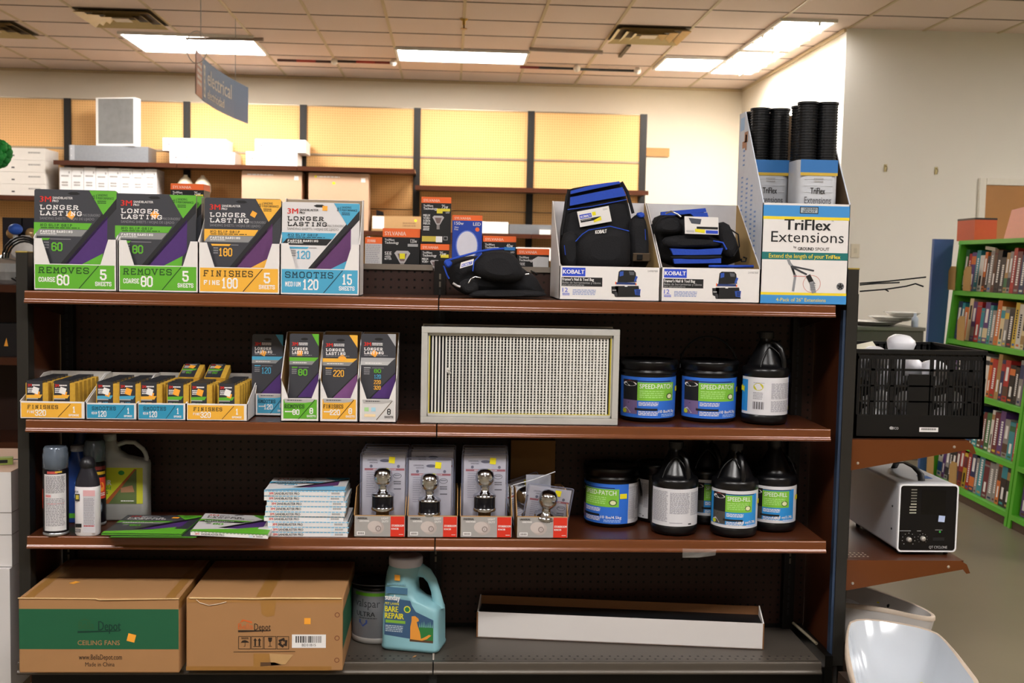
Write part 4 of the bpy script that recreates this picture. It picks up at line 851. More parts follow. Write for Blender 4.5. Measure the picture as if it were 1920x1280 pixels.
F = Face(W, HF, (1430, 381, 1591, 571), (-h, 0, 0)); m = MB(); B2 = ink('3f8fd0'); Y2 = ink('ecd22e'); TL = ink('1a6f6b')
F.rect(m, 1431, 385, 1590, 406, B2); F.rect(m, 1431, 406, 1590, 411.5, Y2); F.rect(m, 1498, 387, 1532, 400, BLK, 2); F.rect(m, 1499.5, 388.5, 1530.5, 398.5, ink('a7b4ba'), 3); F.text(m, 'GROUND', 1505, 389.5, 1529, 393, BLK, 4, .05); F.text(m, 'SPOUT', 1503, 394, 1527, 397.5, BLK, 4, .05)
F.text(m, 'TriFlex', 1471, 411, 1556, 431, BLK, 2, .055); F.text(m, 'TM', 1557, 412, 1561, 414, BLK, 2); F.text(m, 'Extensions', 1447, 434, 1581, 454, BLK, 2, -.006); F.text(m, 'by', 1489, 461, 1494, 465, BLK, 2, .03); F.text(m, 'GROUND', 1497, 463, 1526, 469, BLK, 2, .05); F.text(m, 'SPOUT', 1529, 463, 1555, 469, BLK, 2)
F.rect(m, 1431, 473, 1590, 487, TL); F.text(m, 'Extend the length of your', 1444, 476, 1546, 484, Y2, 2, .01); F.text(m, 'TriFlex', 1548, 477, 1576, 484, Y2, 2, .05)
gt = ink('8b8c90')
F.line(m, [(1480, 487), (1483, 494), (1488, 500)], 5, gt, 2); F.line(m, [(1487, 500), (1493, 516)], 4, BLK, 2); F.line(m, [(1487, 501), (1514, 514)], 3.5, ink('3a3b40'), 2); F.line(m, [(1490, 500), (1527, 507)], 3.2, ink('3a3b40'), 2); F.line(m, [(1494, 517), (1491, 545)], 4.5, gt, 2)
F.line(m, [(1490, 518), (1515, 518)], .7, RED, 3); F.line(m, [(1525+16*math.cos(a*math.pi/12), 532+16*math.sin(a*math.pi/12)) for a in range(25)], .9, M('d08a80', .6), 2)
F.line(m, [(1519, 519), (1525, 530)], 9, BLK, 3); F.line(m, [(1525, 531), (1529, 546)], 8, gt, 3)
for k in range(4): F.line(m, [(1522, 533+3.5*k), (1532, 531+3.5*k)], .8, ink('5c5d62'), 4)
F.disc(m, 1578, 536, 7, 7, ink('6c6d70'), 2); 
for k in range(5): a = k*2*math.pi/5-math.pi/2; F.line(m, [(1578, 536), (1578+4.5*math.cos(a), 536+4.5*math.sin(a))], 2.6, BLK, 3)
F.rect(m, 1431, 549, 1590, 554, Y2); F.rect(m, 1431, 554, 1590, 570, B2); F.text(m, '4-Pack of 26" Extensions', 1460, 559, 1552, 566, Y2, 2, .01)
F = Face(D, HB, (1380, 205, 1433, 571), (-h, D, 0), (0, -1, 0), (0, 0, 1), (-1, 0, 0)); bl = M('7f9fd4', .6)
for x, y0, y1 in ((1390, 330, 405), (1400, 335, 455), (1410, 350, 455), (1418, 400, 470), (1407, 465, 520), (1421, 478, 540), (1392, 270, 310)):
    y = y0
    while y < y1: F.rect(m, x-2, y, x+2, y+3.5, bl, 1); y += 9
F.rect(m, 1383, 215, 1391, 240, M('9cc3ea', .6), 1)
for q in ((1392, 245, 1399, 265), (1388, 262, 1394, 275), (1394, 250, 1397, 280)): F.rect(m, *q, M('b9805a', .6), 2)
m.build('printed_panels', t)
def tubes(pxc, Y, ztop, label):
    x, _ = at(pxc, 300, Y); z0 = Z1+.006; t = thing('tube_pack', label, 'tube pack', (x, Y, z0), 0, 'packs of ribbed black extension tubes'); r = .0305; H = ztop-z0; hl = at(pxc, 303, Y)[1]-z0
    prof = []; z = 0.0
    while z < H-.01: prof += [(r-.002, z), (r, z+.002), (r, z+.005), (r-.002, z+.007)]; z += .0085
    prof += [(r+.002, H-.006), (r+.002, H), (r-.004, H), (r-.004, H-.03)]
    for i, (a, b, dz) in enumerate(((-.031, -.031, 0), (.031, -.031, -.0), (-.031, .031, -.004), (.031, .031, -.008))):
        m = MB(); m.lathe([(q, w_+(dz if w_ > .1 else 0)) for q, w_ in prof], M('101113', .4, 0, .05), 18, (a, b, 0), smooth=False); m.build('ribbed_tube', t)
    m = MB(); q = .0635; L = [rrect(2*q, 2*q, .028, zz, n=4) for zz in (0.0, hl)]; m.loft(L, M('c3c6cc', .25, 0, .05), True, False)
    F = Face(2*q-.02, hl, (1484, 290, 1562, 480), (-q+.01, -q-.0004, 0))
    for k in range(22): m.box(-q+.02, -q-.0012, k*hl/22, q-.02, -q, k*hl/22+.0018, M('c9ccd2', .2))
    F.rect(m, 1481, 290, 1565, 307, ink('2f6fb0'), 4); F.rect(m, 1481, 307, 1565, 311, ink('c9a83c'), 4); F.lines(m, 1512, 314, 1534, 321, 2, GRAYI, 5)
    F.text(m, 'TriFlex', 1505, 327, 1538, 335, BLK, 5, .05); F.text(m, 'Extensions', 1492, 339, 1552, 348, ink('55565b'), 5); F.lines(m, 1506, 352, 1530, 355, 1, BLK, 5); F.rect(m, 1486, 365, 1551, 371, ink('2c6d6f'), 5); m.build('sleeve_label', t)
tubes(1436, 3.60, at(1440, 205, 3.58)[1], 'pack of black ribbed tubes, rear left in the tall carton')
tubes(1524, 3.455, at(1525, 192, 3.42)[1], 'pack of black ribbed tubes with readable label, front right in the tall carton')

# ================= second shelf: furnace filter =================
Y = 3.386; x0 = at(788, 792, Y)[0]; x1 = at(1158, 794, Y)[0]; W = x1-x0; H = .293
t = thing('air_filter', 'large rectangular metal framed pleated air filter with white pleats and yellow edges', 'air filter', (x0, Y, Z2+.001))
m = MB(); b = .019; D = .15
for a in ((0, 0, 0, W, .012, b), (0, 0, H-b, W, .012, H), (0, 0, b, b, .012, H-b), (W-b, 0, b, W, .012, H-b)): m.box(*a, GALV)
for a in ((b, .012, b, W-b, .014, b+.009), (b, .012, H-b-.009, W-b, .014, H-b), (b, .012, b, b+.004, .014, H-b), (W-b-.004, .012, b, W-b, .014, H-b)): m.box(*a, GALV)
m.box(.004, .012, .004, W-.004, D, .008, GALV); m.box(.004, .012, H-.01, W-.004, D, H-.004, GALV); m.box(.004, .012, .008, .008, D, H-.01, GALV); m.box(W-.008, .012, .008, W-.004, D, H-.01, GALV)
for a in ((0, D, 0, W, D+.01, b), (0, D, H-b, W, D+.01, H), (0, D, b, b, D+.01, H-b), (W-b, D, b, W, D+.01, H-b)): m.box(*a, GALV)
m.build('metal_frame', t, bevel=.0015, seg=1)
m = MB(); yl = M('cfc04a', .7); m.box(b+.003, .013, b+.008, b+.007, .03, H-b-.008, yl); m.box(W-b-.007, .013, b+.008, W-b-.003, .03, H-b-.008, yl); m.box(b+.003, .014, b+.008, W-b-.003, .03, b+.0105, yl); m.build('yellow_sealant', t)
m = MB(); m.box(b, .032, b+.004, W-b, .036, H-b-.004, BLK); n = 53; WP = M('dedcd6', .8, 0, .05, 60)
for i in range(n):
    x = b+.010+(W-2*b-.02)*(i+.5)/n; r = .0023+.0003*math.sin(i*1.7)
    m.box(x-r, .016, b+.010, x+r, .034, H-b-.010, WP)
m.build('pleats', t)
m = MB(); k = 0; z = b+.013
while z < H-b-.012:
    xs = [W*.12+(W*.86-b)*q/6 for q in range(7)]; m.tube([(x, .0215, z+.0035*(x/W)) for x in xs], [.0003+.0019*(q/6)**.8 for q in range(7)], WP, 4); z += .0084
m.build('separators', t)
m = MB(); pts = [(.052+random.uniform(-.006, .006), .014, .155+random.uniform(-.012, .012)) for _ in range(14)]
m.ball((.083, .014, .163), .006, M('c9c7c2', .8), 8); m.ball((.086, .014, .152), .005, M('b9b7b2', .8), 8); m.ball((.08, .014, .157), .004, M('dcdad5', .8), 8); m.build('torn_spot', t)
# ================= buckets and jugs =================
BB = ink('2f6fd6'); BB2 = ink('2b8ed6'); GG = ink('7fc23c'); LW = M('d9d8dc', .45)
def lab_front(F, m, name, right_white=False, jug=False):
    """blue, black and green label; canonical 0..100 x 0..80"""
    b = BB2 if jug else BB
    if jug: F.rect(m, 0, 0, 100, 80, LW, 1); F.rect(m, 0, 7, 87, 74, b, 2)
    else: F.rect(m, 0, 0, 100, 80, b, 2)
    F.rect(m, 9, 6, 33, 46, BLK, 3); F.rect(m, 33, 10, 86 if not jug else 76, 46, GG, 3); F.rect(m, 33, 7, 80, 8.5, BLK, 3)
    F.disc(m, 21, 14, 11, 4.5, WHITE, 4); F.poly(m, [(12, 11), (21, 6), (30, 11)], RED, 5); F.text(m, 'BLACK JACK', 13, 13, 29, 15.8, BLK, 5, .0)
    F.text(m, name, 36, 13, 82 if not jug else 72, 22, WHITE, 4, .012); F.lines(m, 36, 26, 70, 42, 4, M('a9dc7c', .5), 4)
    F.disc(m, 78 if not jug else 68, 37, 5.5, 6, M('3f5f2a', .5), 4, 14); F.disc(m, 78 if not jug else 68, 37, 4, 4.4, M('e5e7b8', .5), 5, 12)
    F.rect(m, 9, 46, 33, 73, M('75608c' if not jug else '4c4a46', .6), 3); F.poly(m, [(11, 66), (20, 50), (31, 60), (33, 70)], M('2e1f33', .6), 4); F.poly(m, [(10, 64), (16, 60), (24, 71), (12, 72)], M('d9d4dc', .6), 5); F.disc(m, 13, 68, 4, 4.5, M('c8cf2c', .5), 6, 12)
    F.rect(m, 30, 61, 60, 65, BLK, 5); F.lines(m, 35, 49, 62, 57, 3, WHITE, 4); F.lines(m, 35, 67, 62, 76, 3, WHITE, 4); F.text(m, '10 lbs/4.5kg' if not jug else '128 fl oz/3.78L', 62 if not jug else 50, 64, 90 if not jug else 84, 69.5, WHITE, 4, .03); F.lines(m, 66, 72, 90, 78, 2, M('a9c9f4', .5), 4)
def lab_back(F, m, seed=3, left_blue=False):
    F.rect(m, 0, 0, 100, 80, LW, 1); g2 = M('9a99a2', .6)
    if left_blue:
        F.rect(m, 0, 6, 16, 74, BB2, 2); F.poly(m, [(0, 18), (8, 22), (8, 34), (0, 30)], YELS, 3); F.disc(m, 34, 20, 8, 8, M('c3bd2c', .5), 2, 16); F.lines(m, 26, 11, 44, 13, 1, g2); F.lines(m, 26, 32, 42, 48, 5, g2)
        for k in range(9): F.rect(m, 26+k*2, 52, 27.2+k*2, 68, BLK if k % 2 else g2, 3)
        F.lines(m, 54, 12, 98, 46, 14, g2, 2, .6, .05, seed); F.lines(m, 54, 50, 92, 74, 10, g2, 2, .6, .1, seed+1)
    else:
        F.lines(m, 3, 6, 33, 72, 26, g2, 2, .6, .1, seed); F.lines(m, 36, 8, 68, 54, 18, g2, 2, .6, .1, seed+1); F.lines(m, 70, 8, 98, 58, 18, g2, 2, .6, .1, seed+2); F.rect(m, 36, 72, 56, 73.5, g2, 2); F.rect(m, 66, 74, 72, 77, DKG, 2)
def bucket(pxc, pyb, z, label, kind='front', a0=0.0, hand=1, Y=None, grp='black tubs of patching compound', yst=None):
    if Y is None: Y = atz(pxc, pyb, z)[1]+.088*.97
    x = at(pxc, pyb-50, Y)[0]; r = .088; H = .197
    t = thing('plastic_bucket', label, 'bucket', (x, Y, z+.001), 0, grp)
    m = MB(); m.lathe([(r-.012, 0), (r-.006, .004), (r-.003, .02), (r, .145), (r, .150), (r+.003, .152), (r+.003, .158), (r, .160), (r, .168)], BPLAS, 48); m.build('body', t)
    m = MB(); m.lathe([(r-.002, .162), (r+.003, .164), (r+.003, .176), (r+.006, .178), (r+.006, .188), (r+.002, .193), (r-.008, .193), (r-.010, .189), (.02, .189)], BPLAS, 48); m.build('lid', t)
    F = Cyl(r-.001, 2*r*1.35, .128, (0, 0, 100, 80), .013, a0, taper=.012); m = MB()
    if kind == 'front': F.b = (0, 0, 100, 80); lab_front(F, m, 'SPEED-PATCH')
    m.build('printed_label', t)
    if kind == 'front':
        F2 = Cyl(r-.001, .10, .128, (0, 0, 100, 80), .013, a0+1.35+.57, taper=.012); m = MB(); lab_back(F2, m, 5); m.build('printed_label', t)
    yy = yst or (96, 24); sticker(t, F, yy[0], yy[1], 5, 0, YELS, 7)
    m = MB()
    if hand == 1: m.tube([((r+.006)*math.cos(a), -.02-.05*math.sin(a), .172+.0*math.sin(a)-.01) for a in [math.pi*k/16 for k in range(17)]][0:0] or [((r+.007)*math.cos(math.pi*k/18), .02+ (r+.007)*math.sin(math.pi*k/18), .176-.01*math.sin(math.pi*k/18)) for k in range(19)], .003, BLACKM, 6)
    elif hand == 2: m.tube([((r+.006)*math.cos(math.pi*k/18), .03*math.sin(math.pi*k/18), .165+.10*math.sin(math.pi*k/18)) for k in range(19)], .003, BLACKM, 6)
    else: m.tube([((r+.008)*math.sin(1.0), -(r+.008)*math.cos(1.0), .15), ((r+.01)*math.sin(1.2), -(r+.01)*math.cos(1.2), .11), ((r+.01)*math.sin(1.5), -(r+.01)*math.cos(1.5), .09)], .0035, BLACKM, 6)
    m.build('bail_handle', t); return t
def jug(pxc, pyb, z, label, kind, a0=0, ha=.7, Y=None, grp='black one-gallon jugs'):
    if Y is None: Y = atz(pxc, pyb, z)[1]+.072
    x = at(pxc, pyb-50, Y)[0]; r = .0735
    t = thing('plastic_jug', label, 'jug', (x, Y, z+.001), 0, grp)
    m = MB(); m.lathe([(r-.014, 0), (r-.004, .003), (r, .014), (r, .028), (r-.0015, .030), (r-.0015, .148), (r, .150), (r, .168), (r-.003, .176), (r-.007, .178), (r-.015, .182), (r-.019, .190), (r-.030, .213), (r-.043, .238), (.023, .256), (.020, .262), (.020, .275)], BPLAS, 48)
    m.build('body', t)
    m = MB(); m.lathe([(.0235, .268), (.0235, .287), (.021, .289)], M('151517', .45), 24, smooth=False); m.build('cap', t)
    # raised handle with its recessed arch outline
    m = MB(); R = Matrix.Rotation(ha, 4, 'Z'); 
    pts = [(0, -.020, .256), (0, -.038, .252), (0, -.054, .236), (0, -.064, .208), (0, -.068, .182), (0, -.062, .176)]
    m.tube([R @ Vector(p) for p in pts], [.008, .009, .0085, .008, .008, .007], BPLAS, 10); m.build('handle', t)
    for s in (-1,):
        m = MB(); q = []
        for k in range(13):
            a = math.pi*k/12; ww = math.cos(a)*.62; zz = .180+.062*math.sin(a); rr = r-.004-(zz-.178)*.40-(max(0, zz-.222))*.55+.001; q.append((rr*math.sin(ww+ha-.62), -rr*math.cos(ww+ha-.62), zz))
        m.tube(q, .0022, BPLAS, 6); m.build('arch_ridge', t)
    F = Cyl(r-.001, 2*r*1.38, .117, (0, 0, 100, 80), .031, a0); m = MB()
    if kind == 'front': lab_front(F, m, 'SPEED-FILL', jug=True); m.build('printed_label', t); F2 = Cyl(r-.001, .10, .117, (0, 0, 100, 80), .031, a0+1.38+.68); m = MB(); lab_back(F2, m, 8)
    else: lab_back(F, m, 3, kind == 'side')
    m.build('printed_label', t)
    if kind != 'back': sticker(t, F, 4 if kind == 'side' else 96, 26, 5, .1, YELS, 7)
    return t
bucket(1214, 792, Z2, 'black tub with blue and green label beside the metal filter, left of the pair', hand=1, a0=-.08)
bucket(1328, 793, Z2, 'black tub with blue and green label and raised handle on the second shelf', hand=2, a0=-.12)
jug(1433, 795, Z2, 'black gallon jug with white text label on the second shelf', 'side', -.1, .75, Y=3.50)
b = bucket(1448, 780, Z2, 'dark tub with grey label hidden behind the second shelf jug', hand=3, a0=2.2, Y=3.60)
b.scale = (.75, .75, 1); b.location.x = 1.055; b.location.y = 3.64
bucket(1146, 990, Z3, 'black tub turned to show part of its blue and green label on third shelf', hand=3, a0=-.85, yst=(92, 24))
jug(1264, 1004, Z3, 'black gallon jug showing its white text-filled back label, leftmost on third shelf', 'back', 0, .45, Y=3.48)
jug(1376, 1010, Z3, 'frontmost black gallon jug with blue and green label, central handle, on third shelf', 'front', -.15, .12, Y=3.46)
jug(1322, 978, Z3, 'black gallon jug half hidden between two front jugs on the third shelf', 'front', .2, .5, Y=3.635)
jug(1449, 996, Z3, 'black gallon jug with blue and green label, right of the frontmost jug', 'front', -.28, 2.6, Y=3.535)
b = bucket(1480, 975, Z3, 'dark tub with grey label at right end of the third shelf, mostly hidden', hand=3, a0=-1.9+2.0, Y=3.62, kind='none'); F = Cyl(.087, .13, .128, (0, 0, 100, 80), .013, .5, taper=.012); m = MB(); lab_back(F, m, 9); m.build('printed_label', b)
b.scale = (.72, .72, 1); b.location.x = 1.092; b.location.y = 3.645
b = bucket(1232, 975, Z3, 'dark tub hidden behind the leftmost jug on the third shelf', hand=3, a0=-1.2, Y=3.63, kind='none'); F = Cyl(.087, .08, .128, (0, 0, 100, 80), .013, -1.0, taper=.012); m = MB(); lab_back(F, m, 11); m.build('printed_label', b); b.scale = (.72, .72, 1); b.location.y = 3.645; b.location.x = .69
# brown box in the shade behind the knob trays
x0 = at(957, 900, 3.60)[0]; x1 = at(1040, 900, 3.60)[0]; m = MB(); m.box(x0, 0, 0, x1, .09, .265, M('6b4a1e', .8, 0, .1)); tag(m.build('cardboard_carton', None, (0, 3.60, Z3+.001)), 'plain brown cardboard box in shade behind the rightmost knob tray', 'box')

# ================= third shelf left: bottles and cans =================
def rootc(name, label, cat, pxc, pyb, z, r, Y=None, grp=None):
    if Y is None: Y = atz(pxc, pyb, z)[1]+r
    return thing(name, label, cat, (at(pxc, pyb-40, Y)[0], Y, z+.001), 0, grp)
CLR = M('6b7684', .15, .2, .2, 20, 0, .8)
def can(pxc, pyb, label, kind, Y=None, H=.265, r=.0335):
    t = rootc('spray_can', label, 'spray can', pxc, pyb, Z3, r, Y, 'spray cans'); dkc = M('15131a', .3, .3)
    m = MB(); m.lathe([(r-.002, 0), (r+.001, .001), (r+.001, .006), (r-.001, .009)], M('b9bcc0', .3, .8), 32); m.build('bottom_rim', t)
    m = MB(); m.lathe([(r-.001, .008), (r, .012), (r, H-.07), (r-.003, H-.064)], dkc, 32); m.build('body', t)
    m = MB(); m.lathe([(r-.003, H-.066), (r, H-.064), (r, H-.022), (r-.002, H-.018), (r-.002, H-.006), (r-.006, H)], CLR, 32); m.build('cap', t)
    F = Cyl(r, 2*r*1.45, H-.08, (0, 0, 100, 100), .01, 0); m = MB()
    if kind == 'text':
        F.rect(m, 27, 5, 92, 97, M('d8d6d8', .4), 1); F.rect(m, 0, 30, 18, 62, ink('d8402a'), 1); F.rect(m, 0, 38, 8, 50, ink('f0a030'), 2); F.rect(m, 38, 0, 66, 4, ink('c0504a'), 2); F.rect(m, 60, 0, 78, 2.5, ink('d8b040'), 3)
        F.lines(m, 32, 8, 88, 36, 16, ink('77757c'), 2, .55, .1, 4); F.lines(m, 32, 44, 88, 90, 18, ink('8a888e'), 2, .5, .15, 6); F.rect(m, 32, 38, 48, 42, ink('d88a8a'), 2); F.rect(m, 34, 52, 84, 53, ink('c85a5a'), 2)
    else:
        F.poly(m, [(5, 8), (60, 14), (60, 20), (5, 14)], ink('e8d24a'), 2); F.rect(m, 50, 5, 100, 11, ink('7a2a2a'), 2); F.rect(m, 50, 14, 98, 19, ink('d8b028'), 2); F.rect(m, 52, 24, 100, 60, ink('cf3a26'), 1); F.disc(m, 82, 40, 10, 8, ink('f08a2a'), 2); F.lines(m, 56, 50, 96, 56, 2, WHITE, 2); F.disc(m, 74, 74, 12, 10, ink('3a3f4a'), 2); F.disc(m, 74, 74, 8, 7, ink('8a93a0'), 3)
    m.build('printed_label', t); return t
can(105, 1006, 'tall spray can with grey cap and white text panel, front left of third shelf', 'text', r=.0365)
can(178, 990, 'black spray can with red label just behind the white bottle', 'red', Y=3.52)
r = .0365; t = rootc('plastic_bottle', 'white bottle with black sloping shoulders and cap beside the spray can', 'bottle', 165, 1006, Z3, .03)
m = MB(); sec = lambda w_, d_, z: rrect(w_, d_, min(w_, d_)*.45, z, n=6)
m.loft([sec(.066, .05, .0), sec(.072, .056, .005), sec(.072, .056, .142), sec(.070, .054, .148)], M('e6e3e6', .35), True)
m.build('body', t); m = MB(); m.loft([sec(.070, .054, .147), sec(.066, .05, .165), (sec(.050, .042, .187)), sec(.040, .037, .20), sec(.038, .036, .205)], M('26252c', .3), True); m.build('shoulder', t)
m = MB(); m.lathe([(.021, .203), (.023, .208), (.023, .216), (.017, .230), (.006, .236)], M('1b1a1e', .35), 24); m.build('cap', t)
F = Face(.06, .14, (148, 918, 184, 1004), (-.030, -.0282, .004)); m = MB(); F.rect(m, 163, 921, 184, 1000, M('c9c7cc', .5), 1); F.rect(m, 163, 921, 184, 932, M('d9a8ac', .5), 2); F.rect(m, 149, 928, 157, 941, ink('2a2a26'), 2); F.rect(m, 150.5, 930, 155.5, 938, ink('b8a83c'), 3); F.lines(m, 164, 936, 183, 986, 20, ink('8e8c94'), 2, .5, .1, 2); F.rect(m, 149, 983, 160, 990, BLK, 2); F.text(m, 'FIX', 149, 922, 155, 926, BLK, 2, .03); F.lines(m, 164, 986, 183, 990, 1, ink('b83a40'), 3); F.lines(m, 149, 993, 159, 1000, 3, DKG, 2); m.build('printed_label', t)
# blue bottle
t = rootc('plastic_bottle', 'dark blue bottle with white cap behind the spray can', 'bottle', 146, 985, Z3, .03, 3.56); bm = M('1c3f86', .35)
m = MB(); m.loft([sec(.075, .05, 0), sec(.08, .055, .006), sec(.08, .055, .15), sec(.065, .05, .19), sec(.04, .035, .212), sec(.034, .033, .225)], bm, True); m.build('body', t)
m = MB(); m.lathe([(.019, .222), (.021, .224), (.021, .238), (.018, .241)], M('b9bcc6', .4), 20); m.build('cap', t); m = MB(); F = Face(.07, .15, (0, 0, 70, 150), (-.035, -.0278, 0)); F.rect(m, 2, 120, 68, 135, ink('4c9c2c'), 1); F.text(m, 'C', 34, 20, 40, 28, M('6f9bd4', .5), 1); F.rect(m, 33, 60, 45, 72, M('8fb0dc', .5), 1); m.build('printed_label', t)
t = rootc('plastic_bottle', 'shaded navy bottle at the very back behind the blue bottle', 'bottle', 152, 960, Z3, .02, 3.66)
m = MB(); m.loft([sec(.05, .04, 0), sec(.055, .045, .005), sec(.055, .045, .22), sec(.035, .03, .25), sec(.032, .03, .29)], M('16305f', .4), True); m.build('body', t)
# big flat-sided jug builder
def flat_jug(t, w_, d_, hb, ht, mat, neckx, capr, capmat, handr, caph=.018):
    m = MB(); q = min(w_, d_)*.24
    S = lambda a, b, z, cx=0: rrect(a, b, min(q, b*.45, a*.45), z, cx, 0, 6)
    m.loft([S(w_-.012, d_-.012, 0), S(w_, d_, .006), S(w_, d_, hb-.01), S(w_-.004, d_-.004, hb), S(w_*.86, d_*.85, hb+(ht-hb)*.10, neckx*.2), S((w_)*.60, d_*.80, hb+(ht-hb)*.25, neckx*.8), S(w_*.44, d_*.70, hb+(ht-hb)*.5, neckx*1.05), S(w_*.32, d_*.6, ht-.012, neckx), S(capr*2, min(capr*2, d_), ht, neckx)], mat); m.build('body', t)
    m = MB(); m.lathe([(capr-.001, ht-.002), (capr+.002, ht), (capr+.002, ht+caph), (capr-.001, ht+caph+.002)], capmat, 36, (neckx, 0, 0)); m.build('cap', t)
    m = MB(); x1 = w_/2-handr-.002
    m.tube([(neckx+w_*.06, 0, ht-.020), (neckx+w_*.32, 0, ht-.006), (neckx+w_*.5, 0, ht-.008), (x1-.010, 0, ht-.028), (x1-.002, 0, (hb+ht)/2-.008), (x1+.002, 0, hb+.010), (x1-.004, 0, hb-.012)], [handr*1.1, handr, handr, handr, handr*.95, handr, handr*1.3], mat, 12, .85); m.build('handle', t)
t = thing('plastic_jug', 'off-white jug with hollow handle and yellow label behind the cans', 'jug', (at(234, 960, 3.60)[0], 3.60, Z3+.001), .02)
flat_jug(t, .155, .075, .185, .252, M('a9aaa6', .45), -.045, .018, M('a5a6a2', .5), .0085)
F = Face(.132, .115, (200, 872, 282, 936), (-.066, -.0379, .055)); m = MB()
F.rect(m, 195, 872, 282, 936, ink('c9cf2a'), 1); F.poly(m, [(270, 874), (270, 936), (215, 936)], ink('5b6b3e'), 2); F.poly(m, [(266, 874), (270, 874), (216, 936), (206, 936)], ink('a4582c'), 3); F.poly(m, [(200, 922), (212, 922), (206, 936), (195, 936)], WHITE, 2); F.poly(m, [(240, 908), (262, 903), (266, 915), (240, 916)], ink('a87a5a'), 4); F.rect(m, 270, 872, 282, 936, ink('b9b92c'), 2); F.disc(m, 241, 881, 6, 4, ink('2f8a3a'), 3); F.text(m, 'MR', 204, 894, 222, 903, WHITE, 3, .05); F.text(m, 'Mold', 200, 905, 221, 911, ink('3f8a3a'), 3, .03); F.lines(m, 200, 914, 216, 920, 2, DKG, 3); F.lines(m, 240, 930, 266, 933, 1, WHITE, 4); m.build('printed_label', t)

# ---- flat packs of sanding sheets lying on the third shelf
def lying(label, FL, FR, BL, zb, T, acc, grit, light, group, edge=None, stick=None, art=True):
    a = Vector((*atz(*FL, zb+T), 0)); b = Vector((*atz(*FR, zb+T), 0)); c = Vector((*atz(*BL, zb+T), 0)); U = b-a; V = c-a
    t = thing('sandpaper_pack', label, 'sandpaper', (a.x, a.y, zb), 0, group)
    W = U.length; H = V.length; u, v = U.normalized(), V.normalized(); base = M('3d3e44' if not light else 'd9d6d6', .38, 0, .03, 30) if not edge else WHITE
    m = MB(); q = [(0, 0), (U.x, U.y), (U.x+V.x, U.y+V.y), (V.x, V.y)]; m.prism(q, 0, T, base if acc != G6 or light else M('4c8f28', .45), axis='z'); m.prism([(p[0]*.999, p[1]*.999) for p in q], T, T+.0003, M('3d3e44', .38) if not light else M('d9d6d6', .4), axis='z'); m.build('envelope', t)
    if art:
        F = Face(W, H, (61, 355, 217, 548), (0, 0, T), u, v, (0, 0, 1)); m = MB(); packart(F, m, acc, None, grit, light); F.poly(m, [(61, 530), (190, 497), (217, 500), (217, 548), (61, 548)], ink(acc), 5); m.build('printed_front', t)
        if stick: sticker(t, F, *stick, l=6)
    if edge:
        n = Vector((u.y, -u.x, 0)); F = Face(W, T, (0, 0, 150, 9.5), (0, 0, 0), u, (0, 0, 1), n); m = MB(); F.text(m, '3M', 9, 3, 17, 7.2, RED, 2, .05); F.text(m, 'SANDBLASTER PRO', 21, 3, 66, 7.2, BLK, 2, .03)
        F.rect(m, 114, 3, 121, 7, M('cfe4f0', .5), 2); F.rect(m, 122, 3, 125, 7, GRAYI, 2); F.lines(m, 128, 3, 141, 7, 1, GRAYI, 2, .9)
        x = 0
        while x < 148: F.rect(m, x, 0, x+4, 1.3, ink(edge), 2); x += 7
        m.build('printed_edge', t)
    return t
for k in range(4): lying('green-edged sandpaper pack lying in the low pile on third shelf', (205+k*5-4*k, 1006-k*.5), (362+2*k, 1007-k*.5), (250, 974), Z3+.001+.0035*k, .0032, G6, '80', False, 'flat green packs under the top one', art=False)
lying('grey and green sandpaper pack lying topmost on the low green pile', (190, 1000), (340, 1002), (240, 965), Z3+.0165, .004, G6, '60', False, 'flat packs lying on the third shelf', stick=(168, 385, 7, .1))
lying('white and green sandpaper pack lying between the green pile and white stack', (357, 996), (502, 1003), (385, 962), Z3+.018, .011, G6, '80', True, 'flat packs lying on the third shelf', edge=G6)
ends = [(503, 652), (503, 652), (502, 651), (495, 644), (497, 646), (498, 648), (500, 648), (495, 644), (495, 645)]
nm = ['bottom', 'second from bottom', 'third from bottom', 'fourth from bottom', 'middle', 'fourth from top', 'third from top', 'second from top', 'topmost']
for k, (a, b) in enumerate(ends):
    zb = Z3+.001+.0157*k; Y = 3.372+random.uniform(-.002, .004); x0 = at(a, 970, Y)[0]; x1 = at(b, 970, Y)[0]; W = x1-x0; T = .0150; D = .20
    t = thing('sandpaper_pack', 'white and blue sandpaper box, %s in the neat stack of nine' % nm[k], 'sandpaper', (x0, Y, zb), 0, 'stack of nine white sandpaper boxes'); t.rotation_euler = (0, 0, random.uniform(-.012, .012) if k < 8 else .01)
    m = MB(); m.box(0, 0, 0, W, D, T, M('e4e3e4', .5)); m.build('carton', t)
    F = Face(W, T, (0, 0, 150, 9.5), (0, 0, 0)); m = MB(); F.text(m, '3M', 9, 3.2, 17, 7.6, RED, 2, .05); F.text(m, 'SANDBLASTER PRO', 19, 3.2, 66, 7.6, BLK, 2, .03); F.rect(m, 118, 3, 123, 7, M('cfe4f0', .5), 2); F.lines(m, 126, 3, 142, 7, 1, GRAYI, 2, .9)
    x = 0
    while x < 148: F.rect(m, x, 0, x+5.6, 1.9, M('7dc0e2', .5), 2); x += 7
    F = Face(D, T, (0, 0, 100, 10), (W, 0, 0), (0, 1, 0), (0, 0, 1), (1, 0, 0)); F.rect(m, 0, 0, 100, 4, M('8cc4e0', .5), 1); m.build('printed_edge', t)
    if k == 8:
        F = Face(W, D, (61, 355, 217, 548), (0, 0, T), (1, 0, 0), (0, 1, 0), (0, 0, 1)); m = MB(); packart(F, m, B6, None, '120', True); F.poly(m, [(61, 540), (195, 490), (217, 490), (217, 548), (61, 548)], M('7fc0e4', .5), 5); m.build('printed_top', t)

